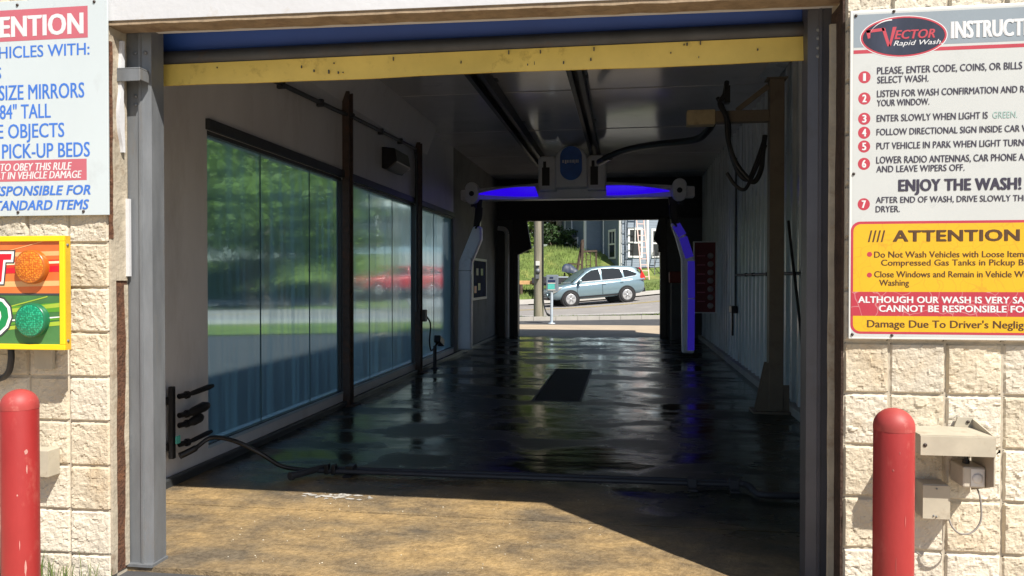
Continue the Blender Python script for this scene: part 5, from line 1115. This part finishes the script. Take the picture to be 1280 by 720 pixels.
    a = MB(); zt = 1.0 + .50 * hscale; a.add([(1.15, -.74, 1.065), (1.15, .74, 1.065), (.50, .60, zt), (.50, -.60, zt), (1.12, -.74, 1.04), (1.12, .74, 1.04), (.47, .60, zt - .03), (.47, -.60, zt - .03)], [(0, 1, 2, 3), (7, 6, 5, 4), (0, 4, 5, 1), (1, 5, 6, 2), (2, 6, 7, 3), (3, 7, 4, 0)]); part('windscreen', a, M_car_glass, t, local=True)
    a = MB(); a.box((-2.28, -.72, .40), (-2.10, .72, .60)); a.box((2.05, -.6, .36), (2.26, .6, .50)); part('bumper', a, M_black, t, local=True, bevel=.03)
    return t
cs_, sn_ = math.cos(TH), math.sin(TH)
cxy = (-1.42, 34.5)
zc = height(*cxy) + .012
car('silvery blue parked SUV facing left on the street beyond the exit', M_car, (cxy[0], cxy[1], zc - .005), TH + PI, 1.0, pitch=-math.atan(0.075))
cxy = (-10.9, 36.4)
car('red parked car blurred behind the soapy left windows', M_car_red, (cxy[0], cxy[1], height(*cxy) + .03), TH + PI + .15, .78)

# ------------------------------------------------------------------ the clapboard house up the bank
def hp(a_, b_): return (-.30 + a_ * CT - b_ * ST, 46.0 + a_ * ST + b_ * CT)     # a along the front, b into the depth
HZ = 1.42
hs_ = thing('clapboard_house', 'blue-grey clapboard house with white trim up the bank beyond the street', 'house', (-.30, 46.0, HZ), TH)
def H(name, boxes, m, parent=None, bevel=0, label=None):
    a = MB()
    for b in boxes: a.box(*b)
    return part(name, a, m, parent or hs_, local=True, bevel=bevel, label=label)
# local frame: x along the front, y into the depth, z from HZ
wl = H('wall', [((0, 0, .62), (7.5, 9.0, 6.6))], M_siding)
H('wall', [((-1.1, 3.2, .55), (-.001, 8.6, 6.2))], M_siding, label='side bay of the house in shade')
a = MB(); a.prism([(-1.4, 6.6), (8.0, 6.6), (3.4, 9.6)], -.35, 9.4); rf = part('roof', a, M_roof, hs_, local=True)
H('chimney', [((5.2, 4.0, 7.5), (5.9, 4.7, 10.3))], M_soffit, rf)
H('foundation', [((.02, .02, -1.6), (7.48, 8.98, .60)), ((-1.08, 3.22, -1.6), (-.02, 8.58, .545))], M_house_found)
H('sill_band', [((-.03, -.05, .56), (7.53, -.002, .62))], M_black_iron)
H('corner_board', [((-.03, -.035, .62), (.12, -.002, 6.6)), ((1.70, -.04, .62), (1.84, -.002, 6.6)), ((-.036, 0, .62), (-.003, .14, 6.6)), ((-1.135, 3.17, .55), (-1.0, 3.198, 6.2)), ((-1.136, 3.20, .55), (-1.103, 3.33, 6.2)), ((-1.136, 7.2, .55), (-1.103, 7.35, 6.2))], M_house_trim)
def hwin(x, z0, wd, hh, side=None, y=0):
    f = MB(); t_ = .11
    def bx(x0, x1, za, zb_, d0, d1):
        if side is None: f2.box((x0, -d1, za), (x1, -d0, zb_))
        else: f2.box((side - d1, x0, za), (side - d0, x1, zb_))
    f2 = MB()
    bx(x - t_, x + wd + t_, z0 - t_, z0, .002, .05); bx(x - t_, x + wd + t_, z0 + hh, z0 + hh + t_ * 1.3, .002, .05); bx(x - t_, x, z0, z0 + hh, .002, .05); bx(x + wd, x + wd + t_, z0, z0 + hh, .002, .05); bx(x, x + wd, z0 + hh * .48, z0 + hh * .54, .002, .04)
    bx(x + wd * .47, x + wd * .53, z0 + hh * .54, z0 + hh, .002, .03)
    o = part('window', f2, M_house_trim, hs_, local=True)
    f2 = MB(); bx(x, x + wd, z0, z0 + hh * .48, .002, .012); bx(x, x + wd, z0 + hh * .54, z0 + hh, .002, .012); part('pane', f2, M_house_glass, o, local=True)
hwin(.62, 1.30, .70, 1.55); hwin(2.12, 1.30, .62, 1.5); hwin(4.4, 1.30, .8, 1.55); hwin(.9, 4.4, .7, 1.4); hwin(4.4, 4.4, .7, 1.4)
hwin(.75, 1.25, .95, 1.55, side=0.0); hwin(4.6, 1.0, 1.1, 1.5, side=-1.1)
dr = H('door', [((-1.13, 6.3, .6), (-1.105, 7.1, 2.65))], mat('blue_door_frame', (.16, .26, .40), .5)); H('pane', [((-1.14, 6.45, 1.5), (-1.132, 6.95, 2.45))], M_house_glass, dr)
a = MB(); a.prism([(-1.6, 2.95), (-1.1, 3.25), (-1.1, 3.32), (-1.6, 3.03)], 5.6, 7.6); part('porch_hood', a, M_house_trim, hs_, local=True)
a = MB(); a.tube([(-1.14, 5.7, .2), (-1.14, 5.7, 6.2)], .045, 8); a.tube([(-.06, 2.6, .2), (-.06, 2.6, 6.4)], .045, 8); part('downpipe', a, M_house_trim, hs_, local=True)
H('siding_offcut', [((-1.8, 3.0, .3), (-1.72, 3.9, 1.45))], M_siding)
def ladder(name, label, p0, p1, wdir, wid, m, n, r=.028):
    t = thing(name, label, 'ladder', p0); a = MB(); p0, p1, wdv = Vector(p0), Vector(p1), Vector(wdir).normalized() * wid / 2
    for s in (-1, 1): a.bar(p0 + wdv * s, p1 + wdv * s, r * 2, r * 2)
    part('rail', a, m, t)
    b = MB()
    for k in range(n):
        q = p0 + (p1 - p0) * ((k + .6) / n); b.bar(q - wdv, q + wdv, r * 1.5, r * 1.5)
    part('rung', b, m, t)
fx = (CT, ST, 0)
p0 = hp(.95, -1.6); p1 = hp(.95, -.12)
ladder('extension_ladder', 'tall pink extension ladder leaning on the clapboard house front', (p0[0], p0[1], height(*p0) - .05), (p1[0], p1[1], HZ + 6.4), fx, .46, M_pink_ladder, 19, .03)
p0 = hp(2.02, -.9); p1 = hp(2.30, -.15)
ladder('step_ladder', 'black iron ladder under the second window of the clapboard house', (p0[0], p0[1], height(*p0) - .1), (p1[0], p1[1], HZ + 1.65), fx, .34, M_black_iron, 5, .02)
p0 = hp(.22, -.16); p1 = hp(.22, -.10)
ladder('wall_ladder', 'dark ladder standing against the corner of the clapboard house', (p0[0], p0[1], HZ + .62), (p1[0], p1[1], HZ + 4.2), fx, .26, mat('grey_ladder', (.16, .18, .21), .5), 6, .022)
# white lattice and shrub at the right of the house front
a = MB()
for k in range(9):
    q0 = hp(2.75 + .14 * k, -.5); q1 = hp(2.75 + .14 * k + .5, -.5); zb_ = height(*q0); a.bar((q0[0], q0[1], zb_), (q1[0] - .3, q1[1], zb_ + 3.6), .05, .03); a.bar((q1[0], q1[1], zb_), (q0[0] + .2, q0[1], zb_ + 3.6), .05, .03)
solo('lattice_screen', a, M_house_trim, 'white lattice screen at the right end of the clapboard house', 'lattice')

# things on the bank: stair frame, tarp-covered grill, trailer, lumber
def zb(x, y): return height(x, y) - .035
st = thing('timber_stair', 'dark timber stair frame on the grass left of the house', 'stair', (-2.35, 43.2, zb(-2.35, 43.2)))
z0 = zb(-2.35, 43.2)
a = MB(); a.bar((-2.75, 43.0, z0), (-2.38, 43.4, z0 + 2.25), .12, .10); a.bar((-2.42, 43.2, z0), (-2.34, 43.2, z0 + 2.3), .13, .13); a.bar((-2.36, 43.2, z0 + 1.62), (-1.55, 43.3, z0 + 1.66), .14, .10); a.bar((-1.6, 43.3, z0), (-1.6, 43.3, z0 + 1.65), .10, .10); a.bar((-3.2, 43.2, z0 + .95), (-2.4, 43.2, z0 + .9), .16, .08); part('frame', a, M_wood_dark, st)
a = MB()
for k in range(5): a.bar((-2.16, 43.25, z0 + .25 + k * .3), (-1.92, 43.25, z0 + .25 + k * .3), .05, .04)
a.bar((-2.16, 43.25, z0), (-2.16, 43.25, z0 + 1.6), .05, .05); a.bar((-1.92, 43.25, z0), (-1.92, 43.25, z0 + 1.6), .05, .05); part('rung', a, M_wood_dark, st)
gr_ = thing('covered_grill', 'grill under a navy tarp standing on the grass by the timber stair', 'covered grill', (-2.9, 41.0, zb(-2.9, 41)))
z0 = zb(-2.9, 41.0)
a = MB()
def tarp(i, j):
    u = i / 16 * 2 - 1; t = j / 10 * PI
    prof = (.30 * (1 - .55 * max(0, u)) ) * (1 - abs(u) ** 6 * .5)
    zc_ = z0 + .95 + .08 * u * -1
    nn = .05 * noise.noise(Vector((u * 2.5, t * 2, 4)))
    return (-2.86 + u * .47, 41.0 - (.33 + nn) * math.cos(t) * (1 - .3 * max(0, u)), zc_ - .18 + (prof * 1.55 + nn) * math.sin(t))
a.grid(16, 10, tarp)
a.add([tarp(i, 0) for i in range(17)] + [tarp(i, 10) for i in range(17)], [tuple(range(17)) + tuple(range(33, 16, -1))]); part('tarp', a, M_tarp, gr_)
a = MB()
for (x, y) in ((-3.2, 40.8), (-2.65, 40.8), (-3.2, 41.2), (-2.65, 41.2)): a.bar((x, y, zb(x, y) - .05), (x, y, z0 + .80), .05, .05)
part('leg', a, M_black_iron, gr_)
tr = thing('flatbed_trailer', 'dark flatbed trailer parked on the driveway behind the pay terminal', 'trailer', (-3.2, 38.6, zb(-3.2, 38.6)), TH)
z0 = .0
a = MB(); a.box((-1.3, -.8, .55), (1.9, .8, .66)); a.box((-1.3, -.86, .66), (1.9, -.8, .95)); a.box((-1.3, .8, .66), (1.9, .86, .95)); a.bar((1.9, 0, .58), (2.8, 0, .5), .1, .1); part('bed', a, M_black_iron, tr, local=True)
for y in (-.93, .93):
    a = MB(); a.lathe((0.3, y, .30), [(.12, -.09), (.28, -.09), (.30, -.05), (.30, .05), (.28, .09), (.12, .09)], 18, '-y'); part('wheel', a, M_tyre, tr, local=True)
a = MB(); a.box((-1.0, -.7, .67), (.2, .1, 1.0)); a.box((.4, -.6, .67), (1.3, .3, .85)); part('load', a, M_meter_face, tr, local=True, bevel=.04)
lm = thing('lumber_stack', 'low stack of orange lumber boards on the grass behind the utility pole', 'lumber', (-4.6, 39.6, zb(-4.6, 39.6)), .3)
a = MB(); random.seed(4)
for k in range(3):
    for j in range(5): a.box((-1.3 + random.uniform(-.15, .15), -.5 + j * .21, .42 + k * .065), (1.5 + random.uniform(-.2, .2), -.5 + j * .21 + .19, .48 + k * .065))
part('boards', a, M_plank, lm, local=True)
a = MB()
for x in (-.9, .9): a.box((x, -.55, -.1), (x + .12, .6, .418))
part('bearer', a, M_wood_dark, lm, local=True)

# ------------------------------------------------------------------ trees, shrubs, tall grass
def leaves(mb, cx, cy, cz, rx, ry, rz_, n, size, rng, clumps=24, hollow=.45):
    cl = []
    for k in range(clumps):
        while True:
            d = Vector((rng.uniform(-1, 1), rng.uniform(-1, 1), rng.uniform(-1, 1)))
            if hollow < d.length < 1: break
        cl.append((Vector((cx + d.x * rx * .85, cy + d.y * ry * .85, cz + d.z * rz_ * .85)), rng.uniform(.20, .42)))
    for k in range(n):
        c, cr = cl[rng.randrange(clumps)]
        d = Vector((rng.gauss(0, 1), rng.gauss(0, 1), rng.gauss(0, .8))); d.normalize(); d *= (rng.random() ** .45)
        p = c + Vector((d.x * rx * cr, d.y * ry * cr, d.z * rz_ * cr * .8))
        s = size * rng.uniform(.6, 1.4)
        u = Vector((rng.gauss(0, 1), rng.gauss(0, 1), rng.gauss(0, .6))).normalized(); v = u.cross(Vector((rng.gauss(0, 1), rng.gauss(0, 1), rng.gauss(0, 1)))).normalized()
        mb.add([p - u * s, p + v * s * .55, p + u * s, p - v * s * .55], [(0, 1, 2, 3)])
def tree(x, y, h, cr, tr_, seed, ml, mbk, label, group, n=3500, size=.13, base=.42, lean=0.0, cat='tree', name='tree'):
    rng = random.Random(seed); z0 = zb(x, y)
    t = thing(name, label, cat, (x, y, z0), 0, group)
    a = MB(); pts = [(x + lean * k / 8 + .08 * math.sin(seed + k * 1.1), y + .05 * math.cos(seed + k), z0 - .3 + (h * .86 + .3) * k / 8) for k in range(9)]
    a.tube(pts, [tr_ * (1.25 if k == 0 else 1 - .10 * k) for k in range(9)], 12)
    for k in range(9):
        q = pts[3 + k % 5]; an = rng.uniform(0, 2 * PI); ln = cr * rng.uniform(.5, .9)
        if q[2] - z0 < h * base * .8: continue
        e = (q[0] + ln * math.cos(an), q[1] + ln * math.sin(an), q[2] + ln * rng.uniform(.2, .7)); m_ = ((q[0] + e[0]) / 2, (q[1] + e[1]) / 2, (q[2] + e[2]) / 2 + .1)
        a.tube([q, m_, e], [tr_ * .4, tr_ * .25, tr_ * .08], 7)
    part('trunk', a, mbk, t)
    b = MB(); cz = z0 + h * (base + 1) / 2; leaves(b, x + lean * .7, y, cz, cr, cr, h * (1 - base) / 2, n, size, rng, 30)
    part('crown', b, ml, t, fixn=False)
    return t
WG = 'woodland trees up the bank beyond the exit'
tree(-6.6, 50, 8.5, 2.4, .16, 1, M_leaf_bright, M_bark, 'bright green leafy tree at the left edge of the exit view', WG, 3500, .13, .12)
tree(-4.45, 53, 9.0, 2.6, .26, 2, M_leaf_dark, M_bark_pale, 'tree with a pale sunlit trunk right of the utility pole', WG, 2500, .13, .45)
tree(-3.7, 56, 9.5, 2.8, .20, 3, M_leaf_dark, M_bark, 'dark-trunked tree behind the pale-trunked one', WG, 3500, .14, .28)
tree(-2.4, 57, 9.5, 2.8, .18, 4, M_leaf_copper, M_bark_pale, 'copper-leaved tree left of the clapboard house', WG, 4500, .13, .10)
tree(-5.6, 58, 10, 3.0, .25, 5, M_leaf_dark, M_bark, 'dark green tree between the pole and the wood', WG, 4000, .15, .12)
tree(-.9, 62, 10.5, 3.2, .25, 6, M_leaf_copper, M_bark, 'copper-leaved tree rising behind the clapboard house', WG, 4500, .15, .08)
tree(-8.6, 57, 10, 3.2, .25, 16, M_leaf, M_bark, 'broad mid-green tree at the far left of the wood', WG, 4000, .15, .1)
for i, (x, y) in enumerate(((-9.5, 61), (-7.0, 62), (-5.0, 61.5), (-3.0, 62.5), (-11.5, 58), (-6.2, 66), (-2.0, 67))): tree(x, y, 10.5, 3.0, .22, 70 + i, M_leaf_dark, M_bark, 'dark ' + ('first', 'broad', 'dense', 'slender', 'westernmost', 'rear', 'hindmost')[i] + ' tree in the shadowy wood behind the bank', WG, 3600, .17, .02)
def shrub(x, y, r, h, seed, m, label, n=1600, size=.09):
    rng = random.Random(seed); z0 = zb(x, y); t = thing('shrub', label, 'shrub', (x, y, z0), 0, 'shrubs on the grassy bank')
    a = MB()
    for k in range(5): an = rng.uniform(0, 6.28); a.tube([(x, y, z0 - .1), (x + r * .4 * math.cos(an), y + r * .4 * math.sin(an), z0 + h * .7)], [.035, .012], 6)
    part('stem', a, M_bark, t); b = MB(); leaves(b, x, y, z0 + h * .52, r, r * .8, h * .5, n, size, rng, 18, .25); part('foliage', b, m, t, fixn=False)
shrub(-3.2, 50.5, 1.25, 1.7, 31, M_leaf_dark, 'dark round shrub under the copper tree')
shrub(-4.6, 49.9, 1.5, 1.9, 32, M_leaf_dark, 'wide dark shrub by the pale trunk', 2400)
shrub(-6.6, 50.2, 1.5, 2.2, 36, M_leaf, 'tall mid-green shrub behind the utility pole', 2400)
shrub(-1.9, 51.5, 1.0, 2.4, 37, M_leaf_copper, 'copper-coloured shrub at the back corner of the clapboard house', 1800)
shrub(-2.15, 49.5, .7, 1.5, 33, M_leaf_bright, 'bright shrub beside the corner of the clapboard house')
shrub(-6.2, 46.5, 1.0, 1.0, 34, M_leaf_bright, 'yellow-green shrub left of the utility pole')
a = MB(); rng = random.Random(77)
for k in range(15000):
    x = rng.uniform(-9.5, 3.5); y = rng.uniform(37.5, 53); s, n = to_sn(x, y)
    if n < 3.9 or (-6.7 < s < -.8 and n < 13 and rng.random() < .97): continue
    if x > -1.4 and n > 7.0: continue
    h = rng.uniform(.10, .34) * (1.0 if n > 7 else .6); d = rng.uniform(0, 6.28); z0 = zb(x, y); b = rng.uniform(.03, .12); wv = .014
    a.add([(x - wv, y, z0), (x + wv, y, z0), (x + b * math.cos(d), y + b * math.sin(d), z0 + h)], [(0, 1, 2)])
o = part('tall_grass', a, M_blade, None, fixn=False); o['kind'] = 'stuff'
a = MB()
for k in range(9000):
    s = rng.uniform(-24, 24); n = rng.uniform(-8.45, -6.65); x, y = from_sn(s, n); z0 = zb(x, y); h = rng.uniform(.03, .10); d = rng.uniform(0, 6.28)
    a.add([(x - .012, y, z0), (x + .012, y, z0), (x + .04 * math.cos(d), y + .04 * math.sin(d), z0 + h + .03)], [(0, 1, 2)])
o = part('verge_grass', a, M_blade, None, fixn=False); o['kind'] = 'stuff'

# left of the building, seen through the soapy windows
LG = 'trees along the street seen through the left windows'
LT = [(-15.5, 31.5, 9.5, 3.6, M_leaf_bright, 'nearest broad tree seen through the first wall window'), (-21, 31, 11, 4.0, M_leaf, 'dark tree at the left edge of the first wall window'),
      (-19.0, 39, 11.5, 4.2, M_leaf_bright, 'tall mid-green tree behind the first wall window'), (-25, 38, 12, 4.5, M_leaf_bright, 'bright tree farthest left behind the first wall window'),
      (-30, 47, 13, 5.0, M_leaf, 'dark distant tree beyond the far left lawn'), (-22.5, 48, 13, 4.8, M_leaf, 'dark distant tree left of the pale house'),
      (-17.0, 52, 13, 4.2, M_leaf_bright, 'green tree close behind the pale house gable'), (-10.0, 55, 12, 4.0, M_leaf, 'dark tree right of the pale house'), (-36, 40, 13, 5.0, M_leaf_bright, 'green tree at the far left end of the street')]
LT += [(-13.2, 33.5, 8.0, 3.2, M_leaf_bright, 'low spreading tree nearest the first wall post'), (-18.2, 34.5, 8.5, 3.6, M_leaf, 'low dark tree in the middle of the first wall window'),
       (-24.5, 33.0, 9.0, 3.8, M_leaf_bright, 'low tree left of the dark one in the first wall window'), (-16.2, 43.5, 9.5, 3.4, M_leaf, 'dark tree standing before the pale house')]
for i, (x, y, h, cr, m, lab) in enumerate(LT): tree(x, y, h, cr, .26, 40 + i, m, M_bark, lab, LG, 4200, .19, .14)
ph = thing('pale_house', 'pale house with a gabled porch seen through the second wall window', 'house', (-14.2, 46.0, zb(-14.2, 46)), TH)
zz = 0.0
def Q(name, boxes, m, parent=None):
    a = MB()
    for b in boxes: a.box(*b)
    return part(name, a, m, parent or ph, local=True)
Q('wall', [((-4.2, 0, -1), (4.2, 7, 5.2))], M_pale_house)
a = MB(); a.prism([(-4.6, 5.2), (4.6, 5.2), (0, 8.0)], -.4, 7.4); part('roof', a, M_roof, ph, local=True)
Q('porch_roof', [((-4.0, -2.2, 2.75), (4.0, -.01, 3.0))], M_house_trim)
for x in (-3.8, -1.3, 1.3, 3.6): Q('porch_post', [((x, -2.1, -1), (x + .18, -1.9, 2.745))], M_house_trim)
Q('porch_floor', [((-4.0, -2.2, -1), (4.0, -.01, .35))], M_house_found)
for x in (-3.2, 1.8, ):
    f = Q('window', [((x, -.06, 1.0), (x + 1.2, -.002, 2.5))], M_house_trim); Q('pane', [((x + .12, -.075, 1.12), (x + 1.08, -.061, 2.38))], M_house_glass, f)
for x in (-2.6, 1.4):
    f = Q('window', [((x, -.06, 3.5), (x + 1.0, -.002, 4.8))], M_house_trim); Q('pane', [((x + .12, -.075, 3.62), (x + .88, -.061, 4.68))], M_house_glass, f)
d_ = Q('door', [((-.6, -.06, .36), (.4, -.002, 2.5))], M_wood_dark); Q('handle', [((.25, -.10, 1.35), (.30, -.061, 1.45))], M_galv, d_)
up2 = thing('utility_pole', 'dark utility pole by the pale house seen through the second wall window', 'utility pole', (-9.4, 30.5, zb(-9.4, 30.5)))
a = MB(); a.tube([(-9.4, 30.5, -.3 + k) for k in range(11)], [.17 - .004 * k for k in range(11)], 14); part('pole', a, M_bark, up2)
a = MB(); a.box((-10.4, 30.42, 9.2), (-8.4, 30.55, 9.34)); part('cross_arm', a, M_bark, up2)

# ------------------------------------------------------------------ separate pieces of one part become parts of their own
def split_pieces(o):
    me = o.data; n = len(me.vertices); up_ = list(range(n))
    def find(a):
        while up_[a] != a: up_[a] = up_[up_[a]]; a = up_[a]
        return a
    for p in me.polygons:
        vs = list(p.vertices)
        for v in vs[1:]:
            a, b = find(vs[0]), find(v)
            if a != b: up_[b] = a
    # tube caps repeat their ring: weld by position
    key = {}
    for v in me.vertices:
        k = tuple(round(c, 4) for c in v.co)
        if k in key:
            a, b = find(key[k]), find(v.index)
            if a != b: up_[b] = a
        else: key[k] = v.index
    groups = {}
    for p in me.polygons: groups.setdefault(find(p.vertices[0]), []).append(p)
    if len(groups) < 2 or len(groups) > 100: return
    new = []
    for ps in groups.values():
        idx = {}; vs = []; fs = []; sm = []
        for p in ps:
            f = []
            for v in p.vertices:
                if v not in idx: idx[v] = len(vs); vs.append(me.vertices[v].co.copy())
                f.append(idx[v])
            fs.append(f); sm.append(p.use_smooth)
        m2 = bpy.data.meshes.new(me.name); m2.from_pydata(vs, [], fs); m2.polygons.foreach_set('use_smooth', sm); m2.materials.append(me.materials[0]); new.append(m2)
    o.data = new[0]
    for m2 in new[1:]:
        c = o.copy(); c.data = m2; C.objects.link(c); c.parent = o.parent
for o in list(C.objects):
    if o.type == 'MESH' and o.name.split('.')[0] in ('trolley_box', 'roller_slot', 'corner_board', 'seam_strip', 'red_banner', 'bolt', 'rivet', 'screw', 'saddle', 'hanger', 'coupling', 'gusset', 'rung', 'standoff', 'leg', 'bearer', 'red_print', 'bumper', 'joint_line', 'slot', 'rail', 'beam_lip', 'scuff', 'downpipe', 'bracket', 'door_seam', 'door_handle', 'black_seam'):
        split_pieces(o)
